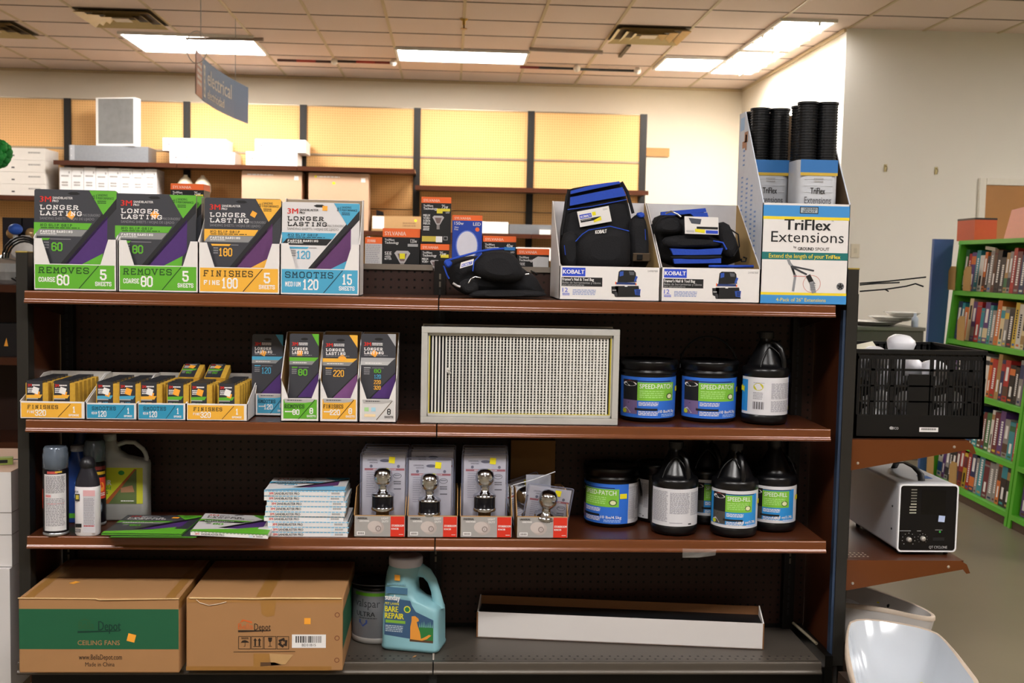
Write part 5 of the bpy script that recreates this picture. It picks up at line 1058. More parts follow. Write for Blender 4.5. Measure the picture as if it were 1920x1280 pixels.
# ================= door knob packs =================
CARD = M('b4b2bc', .5); PLAS = M('c9cce0', .08, 0, .0, 10, 0, .16)
def ktray2(px0, px1, label):
    Y = 3.376; x0 = at(px0, 1003, Y)[0]; x1 = at(px1, 1003, Y)[0]; W = x1-x0; h = W/2; hf = .067; D = .24; th = .002; HB = .12; kr = M('b48a55', .75, 0, .05)
    t = thing('display_tray', label, 'display box', ((x0+x1)/2, Y, Z3+.001), 0, 'open cardboard trays of door knobs')
    m = MB(); m.box(-h, 0, 0, h, th, hf, kr); m.box(-h, D-th, 0, h, D, HB, kr); m.box(-h, 0, 0, h, D, th, kr)
    for sx in (-1, 1): x = sx*(h-th/2); m.prism([(0, 0), (D, 0), (D, HB), (.09, HB+.015), (0, hf)], x-th/2, x+th/2, kr, axis='x')
    m.build('carton', t); F = Face(W, hf, (0, 0, 97, 43), (-h, 0, 0)); m = MB()
    F.rect(m, 1.5, 1.5, 96, 42, M('a5a29f', .5), 1); F.rect(m, 69, 2, 95, 42, ink('d8331f'), 2); F.disc(m, 43, 24, 14, 13, M('b5a9a4', .35), 2, 24); F.disc(m, 39, 22, 13, 11, M('c9beb9', .3), 3, 24); F.disc(m, 46, 26, 5.5, 6, M('968a86', .3), 4, 16); F.disc(m, 46, 26, 3, 3.5, M('cfc6c2', .3), 5, 12); F.line(m, [(46, 24), (46, 28)], .8, BLK, 6)
    F.text(m, 'UNIVERSAL', 6, 4, 26, 8, BLK, 3, .04); F.text(m, 'HARDWARE', 11, 9.5, 29, 13, WHITE, 3, .04); F.text(m, 'LIGHT', 52, 4, 65, 8, WHITE, 3, .03); F.text(m, 'DUTY', 53, 10, 65, 14, WHITE, 3, .03)
    F.text(m, 'STOREROOM', 71, 18, 94, 22, WHITE, 3, .05); F.text(m, 'KNOB', 71, 24.5, 84, 28, WHITE, 3, .05); F.lines(m, 85, 37, 93, 39, 1, WHITE, 3); F.rect(m, 6, 32, 21, 39, WHITE, 3)
    for k in range(6): F.rect(m, 8+2*k, 33.5, 9+2*k, 37.5, BLK, 4)
    m.build('printed_front', t); return t
def knobpack(x, Y, label, z=None, H=.203, W=.142, front=True, lean=.03, yst=True, grp='door knob packs'):
    z = Z3+.006 if z is None else z
    t = thing('door_knob_pack', label, 'door knob pack', (x, Y, z), 0, grp); t.rotation_euler = (-lean, 0, 0); h = W/2
    m = MB(); m.box(-h+.006, .004, 0, h-.006, .0048, H-.008, CARD)
    F = Face(W-.012, H-.008, (676, 848, 760, 848+(H-.008)*613), (-h+.006, .004, 0))
    F.rect(m, 680, 873, 759, 877, ink('94343a'), 2); F.text(m, 'HEAVY DUTY', 697, 874, 714, 876.3, WHITE, 3, .04); F.text(m, 'STOREROOM', 718, 874, 742, 876.3, WHITE, 3, .04); F.disc(m, 720, 858.5, 10, 3, M('3a3b50', .4), 2, 16); F.text(m, 'UNIVERSAL', 685, 856, 706, 859, DKG, 2, .03); F.text(m, 'HARDWARE', 690, 861, 706, 863.5, DKG, 2, .03)
    for q in (693, 747): F.disc(m, q, 869, 3, 3, M('4b4c60', .4), 2, 10)
    F.disc(m, 745, 887, 8.5, 5, BLK, 2, 18); F.disc(m, 745, 887, 7.5, 4.2, CARD, 3, 18); F.lines(m, 739, 885, 751, 888, 1, DKG, 4); F.lines(m, 684, 880, 702, 930, 12, M('8c8a96', .6), 2, .4, .3, 7); F.lines(m, 738, 897, 753, 905, 2, DKG, 2); F.line(m, [(739, 912), (752, 912)], 2, DKG, 2)
    m.build('backing_card', t)
    m = MB(); loops = [rrect(W, H, .006, 0, 0, H/2), rrect(W, H, .006, 0, 0, H/2)]
    m.tube([(a, .002, b) for a, b, _ in rrect(W, H, .006, 0, 0, H/2)]+[(W/2-.006, .002, 0)], .0013, M('8d90a8', .15, 0, 0, 10, 0, .6), 5)
    m.add([(-h, .002, 0), (h, .002, 0), (h, .002, H), (-h, .002, H)], [(0, 1, 2, 3)], PLAS); m.build('clear_shell', t)
    if front:
        c = (0, -.021, 0); ch = M('cfd2d8', .13, 1, .02); bk = M('15151a', .18, .3)
        m = MB(); m.lathe([(.008, .168), (.016, .166), (.0225, .160), (.026, .148), (.0255, .137), (.021, .126), (.014, .120)], ch, 36, c); m.lathe([(.014, .121), (.012, .113), (.014, .106), (.027, .100), (.031, .097), (.031, .093)], ch, 36, c); m.build('knob', t)
        m = MB(); m.lathe([(.029, .094), (.029, .062), (.030, .061)], bk, 36, c); m.build('housing', t)
        m = MB(); m.lathe([(.0305, .063), (.0315, .061), (.0315, .055), (.024, .052), (.022, .03), (.018, .028)], ch, 36, c); m.build('rose', t)
        for ch in t.children:
            if ch.name.startswith(('knob', 'housing', 'rose')): ch.location.z = H-.214-.020; ch.scale = (1.14, 1.14, 1.14)
        if yst: sticker(t, F, 734, 857, 6, .1, YELS, 6)
    return t
KT = [(663, 760, 'leftmost'), (763, 858, 'second from left'), (862, 960, 'third from left'), (968, 1065, 'rightmost')]
for a, b, l in KT: ktray2(a, b, 'grey and red cardboard tray of door knobs, %s of the four' % l)
for i, (pc, l, zf) in enumerate(((715, 'left tray', 0), (806, 'second tray', -.012), (908, 'third tray', 0))):
    yb = 3.376; x = at(pc+2, 900, yb)[0]; HH = .243
    for k in (3, 2, 1): knobpack(x+.0015*k, yb+.055+.044*k, 'clear door knob pack behind the front one in the %s' % l, H=HH+.004, front=False, grp='door knob packs behind the front ones', W=.142)
    knobpack(x-(.004 if i == 1 else 0), yb+.056, 'clear pack with chrome ball door knob, front of the %s' % l, z=Z3+.006+zf*.0, H=HH if i != 1 else .228)
# jumbled packs of the rightmost tray
x = at(1020, 960, 3.44)[0]
t = knobpack(x, 3.44, 'dark-tinted door knob pack tilted forward in the rightmost tray', front=True, H=.152, lean=.0, z=Z3+.01); t.rotation_euler = (.25, .12, 0)
for ch in list(t.children):
    if ch.name.startswith(('housing', 'rose')): bpy.data.objects.remove(ch)
    elif ch.name.startswith('knob'): ch.location = (-.006, .0, -.045)
    elif ch.name.startswith('price'): ch.location.z = .0
t = knobpack(at(1002, 900, 3.52)[0], 3.50, 'chrome door knob pack lying askew at back of the rightmost tray', H=.15, lean=.0, z=Z3+.025, W=.13); t.rotation_euler = (-.5, -.3, .15)
m = MB(); a = at(962, 909, 3.43); b = at(1041, 884, 3.45); m.tube([(a[0], 3.43, a[1]), ((a[0]+b[0])/2, 3.435, (a[1]+b[1])/2-.002), (b[0], 3.45, b[1])], .0035, M('dddde2', .15, 0, .1, 20, 0, .85), 6, .4)
m.box(b[0]-.09, 3.46, b[1]-.075, b[0]-.012, 3.462, b[1]-.012, M('b9bcc8', .12, .2, .3, 40, 0, .7)); tag(m.build('clear_pack_shell'), 'bent clear plastic shell sticking out of the rightmost knob tray', 'packaging')

# ================= bottom deck =================
KR = M('a87c50', .8, 0, .06, 9, .1); TAPE = M('a5783f', .3, 0, .1, 20); BG_ = M('1e5e3e', .6, 0, .05, 10)
def bella(px0, px1, pyt, pyb, label):
    Y = atz((px0+px1)/2, pyb, Z0)[1]; x0 = at(px0, (pyt+pyb)/2, Y)[0]; x1 = at(px1, (pyt+pyb)/2, Y)[0]; W = x1-x0; H = (pyb-pyt)/pm(Y); D = 3.695-Y
    t = thing('cardboard_carton', label, 'box', (x0, Y, Z0+.001), 0, 'big cardboard cartons on the bottom deck')
    m = MB(); m.box(0, 0, 0, W, D, H, KR); m.build('carton', t, bevel=.004)
    return t, Face(W, H, (px0, pyt, px1, pyb)), W, H, D, Face(W, D, (0, 0, 100, 100), (0, 0, H), (1, 0, 0), (0, 1, 0), (0, 0, 1)), Face(D, H, (0, 0, 100, 100), (W, 0, 0), (0, 1, 0), (0, 0, 1), (1, 0, 0))
t, F, W, H, D, FT, FS = bella(35, 336, 1118, 1262, 'brown cardboard ceiling fan carton with green band, left of the two')
m = MB(); F.rect(m, 36, 1139, 335, 1216, BG_, 1); F.text(m, 'Depot', 184, 1162, 226, 1180, ink('0d3a2c'), 2, .03, slant=.0); F.text(m, 'Bella', 147, 1163, 176, 1177, ink('2c5a34'), 2, .01); F.poly(m, [(146, 1162), (158, 1157), (172, 1162), (158, 1160)], ink('2c5a34'), 2); F.poly(m, [(145, 1181), (224, 1180), (224, 1181.5), (145, 1185)], ink('0d3a2c'), 2)
F.text(m, 'CEILING FANS', 145, 1199, 224, 1208, KR, 2, .02); F.text(m, 'www.BellaDepot.com', 147, 1226, 228, 1236, ink('2b2018'), 2, .012); F.text(m, 'Made in China', 159, 1241, 214, 1249, ink('2b2018'), 2, .012); m.build('printed_front', t)
m = MB(); FT.rect(m, 3, 99, 9, 1, TAPE, 1); FT.rect(m, 91, 99, 97, 1, TAPE, 1); FT.rect(m, 0, 51, 100, 50, M('6b4c30', .8), 1); FS.rect(m, 0, 0, 100, 15, TAPE, 1); m.build('packing_tape', t); sticker(t, F, 246, 1194, 7.5, .25, ORANGE, 3); sticker(t, FT, 24, 64, 3, .5, ORANGE, 3, .7)
m = MB(); m.tube([(.0, -.001, H-.001), (W*.48, -.001, H-.002), (W*.5, -.003, H-.004), (W, -.001, H-.001)], .0022, M('d0ae7c', .6), 5); m.build('worn_edge', t)
t, F, W, H, D, FT, FS = bella(349, 643, 1116, 1258, 'brown cardboard carton with printed symbols and barcode, right of the two'); K = ink('30241a')
m = MB(); F.text(m, 'Bella', 446, 1166, 474, 1177, ink('d2642c'), 2, -.003); F.poly(m, [(449, 1165), (454, 1158), (472, 1162), (472, 1166), (457, 1161)], ink('d2642c'), 2); F.text(m, 'Depot', 476, 1166, 507, 1179, K, 2, .012); F.poly(m, [(446, 1179), (507, 1179), (507, 1180.5), (446, 1183)], K, 2)
for k in range(4):
    x = 447+24*k; F.line(m, [(x, 1191), (x+22, 1191), (x+22, 1215), (x, 1215), (x, 1191)], 1, K, 2)
F.poly(m, [(451, 1203), (454, 1199), (459, 1198), (464, 1200), (467, 1203)], K, 2); F.line(m, [(459, 1200), (459, 1210), (457, 1210)], .8, K, 2); F.lines(m, 452, 1193, 466, 1197, 2, K, 2)
for x in (478, 486): F.line(m, [(x, 1198), (x, 1208)], 3, K, 2); F.poly(m, [(x-3.5, 1199), (x, 1194), (x+3.5, 1199)], K, 2)
F.line(m, [(475, 1210.5), (489, 1210.5)], 1.2, K, 2)
F.poly(m, [(502, 1193), (510, 1193), (509, 1200), (506, 1203), (503, 1200)], K, 2); F.line(m, [(506, 1202), (506, 1210)], 1, K, 2); F.line(m, [(503, 1210), (509, 1210)], 1, K, 2)
for k in range(3):
    a = k*2.094-.5; F.line(m, [(530+7*math.cos(a), 1203+7*math.sin(a)), (530+7*math.cos(a+1.2), 1203+7*math.sin(a+1.2))], 4.5, K, 2); F.line(m, [(530+8*math.cos(a+1.2), 1203+8*math.sin(a+1.2)), (530+4*math.cos(a+1.6), 1203+4*math.sin(a+1.6))], 3, K, 2)
F.line(m, [(438, 1221), (553, 1220)], 1, K, 2); F.rect(m, 547, 1187, 611, 1213, WHITE, 2)
bx = 554; r_ = random.Random(5)
while bx < 603: bw = r_.choice((.8, 1.2, 2.2)); F.rect(m, bx, 1190, bx+bw, 1203, BLK, 3); bx += bw+r_.choice((1, 1.8))
F.text(m, 'BD31B15', 566, 1205, 592, 1210, BLK, 3)
for y in (1149, 1194, 1237): F.disc(m, 632, y, 5, 5, M('7a4a30', .8), 1, 12); F.disc(m, 632, y, 3.4, 3.4, KR, 2, 12)
FS.rect(m, 0, 18, 100, 70, BG_, 1); m.build('printed_front', t)
m = MB(); FT.rect(m, 44, 99, 53, 1, TAPE, 1); F.poly(m, [(487, 1118), (517, 1118), (514, 1150), (500, 1153), (490, 1148)], TAPE, 2); F.rect(m, 352, 1118, 640, 1126, M('a87a45', .35), 1); F.rect(m, 349, 1249, 622, 1257, M('9c6f38', .35), 1); F.rect(m, 475, 1224, 505, 1250, TAPE, 2); F.poly(m, [(505, 1224), (550, 1226), (535, 1245), (508, 1247)], M('c09a68', .5), 3); F.poly(m, [(488, 1241), (515, 1241), (528, 1246), (488, 1249)], M('5b4028', .8), 3); m.build('packing_tape', t); sticker(t, F, 576, 1161, 6, 0, ORANGE, 3)
m = MB(); m.tube([(.01, -.001, H-.002), (W*.45, -.002, H-.003), (W*.55, -.003, H-.001), (W-.005, -.001, H-.002)], .0025, M('d8bb88', .35), 5); m.build('worn_edge', t)
m = MB(); P = lambda x, y: F.p(x, y, 6); m.tube([P(368, 1120), P(375, 1126), P(392, 1131), P(410, 1128), P(424, 1124)], .001, M('e8dcc4', .2), 5); m.build('torn_tape', t)
# paint can
t = rootc('paint_can', 'grey paint can with green stripe and black lid beside the turquoise jug', 'paint can', 706, 1197, Z0, .083, 3.60)
t.location.x = at(706, 1150, 3.60)[0]; m = MB(); r = .0785; m.lathe([(r-.002, 0), (r+.001, .001), (r+.001, .016), (r, .018)], M('bdbcba', .35, .3), 48); m.build('bottom_rim', t)
m = MB(); m.lathe([(r, .017), (r, .17), (r-.001, .172)], M('75777c', .4, .2), 48); m.build('body', t); m = MB(); m.lathe([(r-.001, .17), (r+.003, .172), (r+.003, .18), (r-.002, .184), (r-.008, .18), (.02, .178)], M('1a1a1c', .25, .4), 48); m.build('lid', t)
F = Cyl(r, .16, .15, (660, 1085, 740, 1185), .018, 0, taper=0); m = MB(); F.rect(m, 663, 1087, 740, 1094, ink('5c9c1c'), 1); F.text(m, 'valspar', 664, 1101, 708, 1118, ink('3b3d42'), 1, .0); F.text(m, 'ULTRA', 667, 1128, 700, 1138, ink('24262b'), 1, .03); F.lines(m, 672, 1141, 704, 1144, 1, ink('3b3d42'), 1); F.line(m, [(674, 1147), (674, 1152), (680, 1159), (686, 1152), (686, 1147)], 3, ink('3a4f8f'), 1); F.line(m, [(664, 1170), (738, 1170)], .6, ink('5a5c61'), 1); m.build('printed_label', t)
m = MB(); m.tube([((r+.003)*math.cos(math.pi*k/14+.0), -.02-(r-.01)*math.sin(math.pi*k/14)*.7, .186-.0*k) for k in range(15)], .0016, M('8d8f94', .3, .8), 5); m.build('wire_handle', t)
# turquoise jug
TQ = M('84b4bd', .4, 0, .05, 8)
t = thing('plastic_jug', 'turquoise lawn seed jug with white lid and orange dog label', 'jug', (at(776, 1210, 3.50)[0], 3.505, Z0+.001), math.radians(-14))
w_, d_, hb, ht = .188, .118, .135, .268
m = MB(); S = lambda a, b, z, cx=0, q=.018: rrect(a, b, min(q, b*.45), z, cx, 0, 6)
m.loft([S(w_-.016, d_-.016, 0), S(w_-.002, d_-.002, .006), S(w_, d_, .014), S(w_-.004, d_-.004, .02), S(w_-.006, d_-.006, hb-.03), S(w_-.008, d_-.008, hb-.006, 0, .022), S(w_*.96, d_*.92, hb+.004, -.002, .03), S(w_*.86, d_*.88, hb+.014, -.008, .032), S(w_*.68, d_*.90, hb+.024, -.027, .035), S(w_*.55, d_*.92, hb+.045, -.0405, .04), S(w_*.53, d_*.92, hb+.075, -.0415, .04), S(.104, .106, hb+.105, -.036, .045), S(.104, .104, ht-.010, -.031, .048), S(.098, .098, ht-.002, -.030, .047)], TQ); m.build('body', t)
m = MB(); m.lathe([(.051, ht-.006), (.0535, ht-.004), (.0535, ht+.018), (.051, ht+.023), (.03, ht+.024)], M('c9c6d2', .45), 40, (-.030, 0, 0)); m.build('cap', t)
m = MB(); m.tube([(-.005, 0, ht-.022), (.018, 0, ht-.020), (.040, 0, ht-.030), (.057, 0, ht-.052), (.068, 0, ht-.082), (.075, 0, hb+.022), (.077, 0, hb-.004)], [.022, .018, .0145, .0125, .012, .0135, .018], TQ, 14, 1.25); m.build('handle', t)
F = Face(.166, .215, (716, 1100, 806, 1215), (-.083, -d_/2+.0025, .012)); m = MB(); NV = ink('3b5a7c')
F.poly(m, [(717, 1131), (762, 1134), (765, 1142), (772, 1152), (803, 1164), (803, 1202), (717, 1195)], NV, 1); F.text(m, 'sunday', 718, 1125.5, 744, 1135, WHITE, 2, .05); F.rect(m, 719, 1113, 757, 1124, M('4a7390', .5), 1); F.lines(m, 721, 1107, 755, 1111, 1, M('6f9cab', .5), 1)
F.text(m, 'PET LAWN', 718, 1139, 742, 1143, YELS, 2, .03); F.text(m, 'BARE', 718, 1145.5, 741, 1155, YELS, 2, .05); F.text(m, 'REPAIR', 718, 1157, 751, 1166.5, YELS, 2, .05); F.rect(m, 719, 1169, 754, 1174, ink('7fb23c'), 2); F.lines(m, 719, 1178, 751, 1190, 4, M('b9c9d4', .5), 2); F.disc(m, 757, 1149, 6, 6, ink('e0dc3c'), 2, 18); F.disc(m, 757, 1149, 4.2, 4.2, ink('2f7a48'), 3, 16)
F.rect(m, 762, 1199, 803, 1203, ink('5a4230'), 2); F.rect(m, 778, 1177, 803, 1199, ink('2f7a3c'), 2)
for k in range(7): F.poly(m, [(778+3.6*k, 1178), (779.5+3.6*k, 1170-(k % 3)*2), (781+3.6*k, 1178)], M('6fae9c', .5), 2)
F.poly(m, [(765, 1160), (771, 1159), (777, 1163), (778, 1167), (774, 1169), (776, 1176), (780, 1186), (782, 1197), (788, 1194), (796, 1189), (800, 1190), (792, 1197), (784, 1200), (763, 1199), (763, 1178), (765, 1168)], ink('e89a3c'), 4)
m.build('printed_label', t); F2 = Face(.1, .1, (0, 0, 100, 100), (-.07, -d_/2-.001, .175)); sticker(t, F2, 30, 40, 9, 0, ORANGE, 2)
m = MB(); m.box(.026, -.052, hb+.006, .046, -.040, hb+.0085, ORANGE); m.build('price_sticker', t)
# long white tray with black contents
a = (at(893, 1197, 3.635)[0], 3.625); ang = math.atan2(-.115, .922); L = .925
t = thing('long_tray', 'long open white cardboard tray with black contents lying askew on bottom deck', 'box', (a[0], a[1], Z0+.001), ang); wc = M('dad5d2', .6, 0, .03, 6); kr = M('7a5230', .8)
H = .085; D = .10; m = MB(); m.box(0, 0, 0, L, .003, H, wc); m.box(0, D-.003, 0, L, D, H+.026, kr); m.box(0, 0, 0, L, D, .003, kr)
for x in (0, L-.004): m.prism([(0, 0), (D, 0), (D, H+.028), (0, H)], x, x+.004, wc, axis='x')
t.location.y -= .035; m.build('carton', t); m = MB(); m.box(.006, .005, .004, L-.006, D-.005, H-.0015, M('0b0d10', .5)); m.build('black_contents', t)
m = MB(); m.box(-.0012, -.0004, 0, .0035, .0, H, kr); m.box(L-.003, -.0004, 0, L+.001, .0, H, kr); m.build('raw_edge', t)
m = MB(); a = at(1285, 1105, 3.715); 
# brown corner of sticker scrap on the deck
m = MB(); a = atz(777, 1230, Z0+.001); m.prism([(-.006, -.008), (.002, -.006), (.007, .008), (.0, .006)], 0, .001, M('b98a55', .6), axis='z'); tag(m.build('paper_scrap', None, (a[0], a[1], Z0+.0005)), 'tiny orange-brown paper scrap on the deck before the turquoise jug', 'scrap')
# ================= right side: crate, machine, sinks =================
CR = M('0a0a0b', .42, 0, .05, 20)
Y = 3.475; x0 = PRX2+.02; x1 = at(1846, 740, Y)[0]; W = x1-x0; H = .283; D = .40; cx = (x0+x1)/2
t = thing('storage_crate', 'black slotted folding plastic crate of bulbs on the upper end shelf', 'crate', (cx, Y, .8435)); h = W/2; T = .008
def wall(mb, L, org, U, N):
    """one slotted crate wall of length L"""
    U = Vector(U); N = Vector(N); O = Vector(org)
    def bx(a, b, c, d, y0=0, y1=T):
        p = [O+U*q+Vector((0, 0, w_))-N*y for q in (a, c) for y in (y0, y1) for w_ in (b, d)]
        mb.add(p, [(0, 1, 3, 2), (4, 6, 7, 5), (0, 4, 5, 1), (2, 3, 7, 6), (0, 2, 6, 4), (1, 5, 7, 3)], CR)
    for z0, z1, yy in ((0, .075, 0), (.115, .120, .001), (.165, .170, .001), (.215, .222, .001), (.252, .262, 0), (.270, H, -.004)): bx(0, z0, L, z1, yy)
    bx(0, 0, .012, H); bx(L-.012, 0, L, H); bx(0, .262, L, .272, .003, T)
    n = int(L/.0105); c = L/2
    for i in range(n):
        x = (i+.5)*L/n
        if abs(x-c) < .035: continue
        if i % 6 == 5: bx(x-.006, .07, x+.006, .255, .001, .006); continue
        bx(x-.0028, .07, x+.0028, .255 if abs(x-c) > .055 else .2, .0015, .005)
    bx(c-.035, .07, c+.035, .205, .001); n = int(L/.022)
    for i in range(n+1): x = i*L/n; bx(max(0, x-.004), .255, min(L, x+.004), .275, .001)
    for q in (c-.055, c+.052): bx(q, .2, q+.004, .256, -.001)
m = MB(); wall(m, W, (-h, 0, 0), (1, 0, 0), (0, -1, 0)); m.build('front_side', t)
m = MB(); wall(m, W, (h, D, 0), (-1, 0, 0), (0, 1, 0)); m.build('back_side', t)
m = MB(); wall(m, D, (-h, D, 0), (0, -1, 0), (-1, 0, 0)); m.build('end_side', t); m = MB(); wall(m, D, (h, 0, 0), (0, 1, 0), (1, 0, 0)); m.build('end_side', t)
m = MB(); m.box(-h, 0, 0, h, D, .006, CR); m.build('base', t)
F = Face(W, H, (1605, 655, 1846, 828), (-h, 0, 0)); m = MB(); F.rect(m, 1728, 806, 1763, 815, WHITE, 1)
for k in range(12): F.rect(m, 1732+2.3*k, 807.5, 1733.3+2.3*k, 811.5, BLK, 2)
F.disc(m, 1676, 808, 3.5, 3.2, GRAYI, 1, 12); F.text(m, 'IFCO', 1678, 806, 1689, 811, GRAYI, 1, .05); m.build('crate_label', t)
# contents: white reflector bulbs and glass
WBU = M('dcdce2', .3, 0, .04); gl = M('e8e8ea', .08, 0, .05, 20, 0, .55)
bl = [(-.12, .10, .215, 1.2, .3), (-.035, .09, .255, .3, .5), (-.085, .17, .20, 1.4, -.4), (.09, .12, .17, .9, 2.0), (.04, .22, .18, 1.3, 1.0), (-.12, .28, .17, .8, 1.0), (.12, .27, .15, 1.2, .4), (0, .30, .17, .4, 1.7)]
for i, (bx_, by_, bz_, tl, rz) in enumerate(bl):
    m = MB(); m.lathe([(.004, .065), (.026, .062), (.042, .050), (.046, .040), (.040, .018), (.026, -.010), (.016, -.030), (.014, -.052), (.006, -.058)], WBU, 24); o = m.build('light_bulb', None, (cx+bx_, Y+by_, .85+bz_), (tl*.5, 0, rz))
    tag(o, ['white reflector bulb lying at left in the black crate', 'round white reflector bulb poking highest out of the black crate'][i] if i < 2 else 'white reflector bulb lying inside the black crate', 'light bulb', 'bulbs in the black crate')
for i in range(8):
    m = MB(); m.lathe([(.004, .04), (.02, .036), (.032, .02), (.034, .005), (.022, -.02), (.014, -.04), (.012, -.05)], gl if i % 2 else WBU, 18); o = m.build('light_bulb', None, (cx-.14+.04*i, Y+.055+.03*(i % 3), .85+.055+.05*(i % 2)), (1.5, .2*i, i))
    tag(o, 'small bulb low inside the black crate seen through its slots', 'light bulb', 'small bulbs low in the black crate')
m = MB(); m.box(0, 0, 0, .10, .004, .055, M('e4e0cc', .5)); tag(m.build('paper_card', None, (cx-.165, Y+.16, 1.085), (-.9, -.2, .1)), 'cream card on top of the crate contents beside the post', 'card')
# bench-top machine
Y = atz(1735, 1041, .455)[1]; x0 = at(1683, 1000, Y)[0]; x1 = at(1793, 1000, Y)[0]; W = x1-x0; H = .232; D = .44
t = thing('ozone_machine', 'white boxy machine with black dial panel and strap handle on lower end shelf', 'machine', ((x0+x1)/2, Y, .456)); h = W/2
m = MB(); rr = lambda w_, hh, r: [(a, b) for a, b, _ in rrect(w_, hh, r, 0, 0, .012+(H-.012)/2, 6)]; mw = M('c9cacf', .4, .1, .04, 30)
m.prism(rr(W, H-.012, .012), .004, D, mw, smooth=False); m.build('case', t); m = MB()
outer = rr(W+.002, H-.010, .013); inner = rr(W-.008, H-.020, .009); n = len(outer)
m.add([(a, -.002, b) for a, b in outer]+[(a, -.002, b) for a, b in inner], [(i, (i+1) % n, n+(i+1) % n, n+i) for i in range(n)], M('eeeef0', .3)); m.add([(a, -.002, b) for a, b in outer]+[(a, .008, b) for a, b in outer], [((i+1) % n, i, n+i, n+(i+1) % n) for i in range(n)], M('eeeef0', .3)); m.build('front_bezel', t)
F = Face(W, H, (1683, 905, 1793, 1040), (-h, .0, 0)); m = MB(); m.prism(inner, 0, .004, M('0d0d10', .25))
for k in range(9):
    F.line(m, [(1706+(k > 5)*-2, 915+k*5.5), (1715, 915+k*5.5)], 2.2, M('77756a' if k < 5 else 'b9b6a4', .4), 1)
F.rect(m, 1725, 915, 1770, 962, M('08080a', .15), 1)
F.text(m, 'QT CYCLONE', 1743, 1022, 1777, 1027, GRAYI, 1, .03); F.lines(m, 1687, 993, 1708, 995, 1, GRAYI, 1); F.lines(m, 1719, 993, 1727, 995, 1, GRAYI, 1); F.lines(m, 1753, 991, 1767, 993, 1, GRAYI, 1); F.disc(m, 1762, 995, 2, 2, ink('3fae4a'), 1, 10); F.rect(m, 1749, 1006, 1771, 1012, M('1f1f22', .3), 1)
for k in range(9): a = math.pi*(.75+1.5*k/8); F.disc(m, 1704+12*math.cos(a), 1010+12*math.sin(a), .8, .8, GRAYI, 1, 6); F.disc(m, 1730+9*math.cos(a), 1008+9*math.sin(a), .6, .6, GRAYI, 1, 6)
m.build('control_panel', t)
for px, py in ((1704, 1010), (1730, 1008)):
    m = MB(); p = F.p(px, py, 0); m.lathe([(.0085, 0), (.0085, .006), (.006, .012), (.002, .0125)], M('b9b4ac', .3, .5), 18, T=Matrix.Translation(p) @ Matrix.Rotation(math.pi/2, 4, 'X')); m.build('dial', t)
sticker(t, F, 1764, 970, 6, .08, M('b9c9ec', .5), 3)
m = MB(); m.tube([(.0, .06, H), (.0, .07, H+.022), (.0, .12, H+.034), (.0, .20, H+.036), (.0, .27, H+.022), (.0, .29, H+.001)], .012, M('1a1a1c', .5), 8, .25); m.build('strap_handle', t)
m = MB(); m.box(.02, .10, H+.0002, .055, .15, H+.0012, M('2f62a8', .5)); m.build('blue_sticker', t)
for y_, z_ in ((.05, .15), (.05, .075)): m = MB(); m.lathe([(.004, 0), (.003, .002)], BLK, 10, T=Matrix.Translation((-h, y_, z_)) @ Matrix.Rotation(-math.pi/2, 4, 'Y')); m.build('side_screw', t)
for a, b in ((-h+.02, .03), (h-.02, .03), (-h+.02, D-.04), (h-.02, D-.04)): m = MB(); m.lathe([(.008, -.0), (.009, .013)], BLK, 10, (a, b, 0)); m.build('rubber_foot', t)
# sinks
SW = M('c6c1bd', .18, 0, .03, 5, 0, 1, 0, .4); RAW = M('b9a998', .7, 0, .1, 20)
def basin(name, label, pts, z, depth, parts_cb=None, mid=.82, tilt=None, rimw=.014):
    n = len(pts); cx = sum(p[0] for p in pts)/n; cy = sum(p[1] for p in pts)/n
    q = pts
    for _ in range(2):
        r = []
        for a, b in zip(q, q[1:]+q[:1]): r += [(a[0]*.75+b[0]*.25, a[1]*.75+b[1]*.25), (a[0]*.25+b[0]*.75, a[1]*.25+b[1]*.75)]
        q = r
    t = thing(name, label, 'sink', (cx, cy, z-depth)); zz = depth
    def ring(s, dz, off=0):
        o = []
        for a, b in q:
            v = Vector((a-cx, b-cy)); L = v.length; v = v*(s)+(v/L*off); o.append((v.x, v.y, zz+dz+(tilt or 0)*v.y))
        return o
    m = MB(); m.loft([ring(1, 0, -rimw), ring(.97, -.02, -rimw), ring(.90, -.06, -rimw), ring(mid, -depth*.75, -rimw), ring(mid*.7, -depth*.93, -rimw), ring(.12, -depth*.98, 0)], SW, True, False); m.build('bowl', t)
    m = MB(); m.loft([ring(1, 0, -rimw), ring(1, .003, -rimw*.5), ring(1, 0, 0), ring(1, -.012, .0)], RAW, True, False); m.build('rim', t)
    m = MB(); m.loft([ring(1, -.010, -.001), ring(.93, -.07, 0), ring(mid+.03, -depth*.8, 0), ring(mid*.7, -depth, 0), ring(.05, -depth, 0)], SW, True, False); m.build('outer_shell', t)
    m = MB(); m.lathe([(.022, .0), (.024, .003), (.012, .002)], M('8d8a86', .3, .9), 20, (0, 0, depth*.03)); m.build('drain', t); return t
xs = PRX2+.008
P1 = [(xs, 3.63), (xs+.02, 3.79), (xs+.10, 3.84), (xs+.19, 3.78), (xs+.27, 3.63), (xs+.31, 3.46), (xs+.27, 3.41), (xs+.15, 3.53), (xs+.03, 3.57)]
t1 = basin('sink_basin', 'grey-white oval ceramic sink bowl behind the square one, at lower right', P1, .275, .15)
m = MB(); m.lathe([(.007, 0), (.004, .004)], BLK, 12, T=Matrix.Translation((.075, .02, .12)) @ Matrix.Rotation(-1.2, 4, 'Y')); m.build('overflow_hole', t1)
m = MB(); m.ball((.062, .075, .115), .006, YELS, 8, .4); m.build('price_sticker', t1)
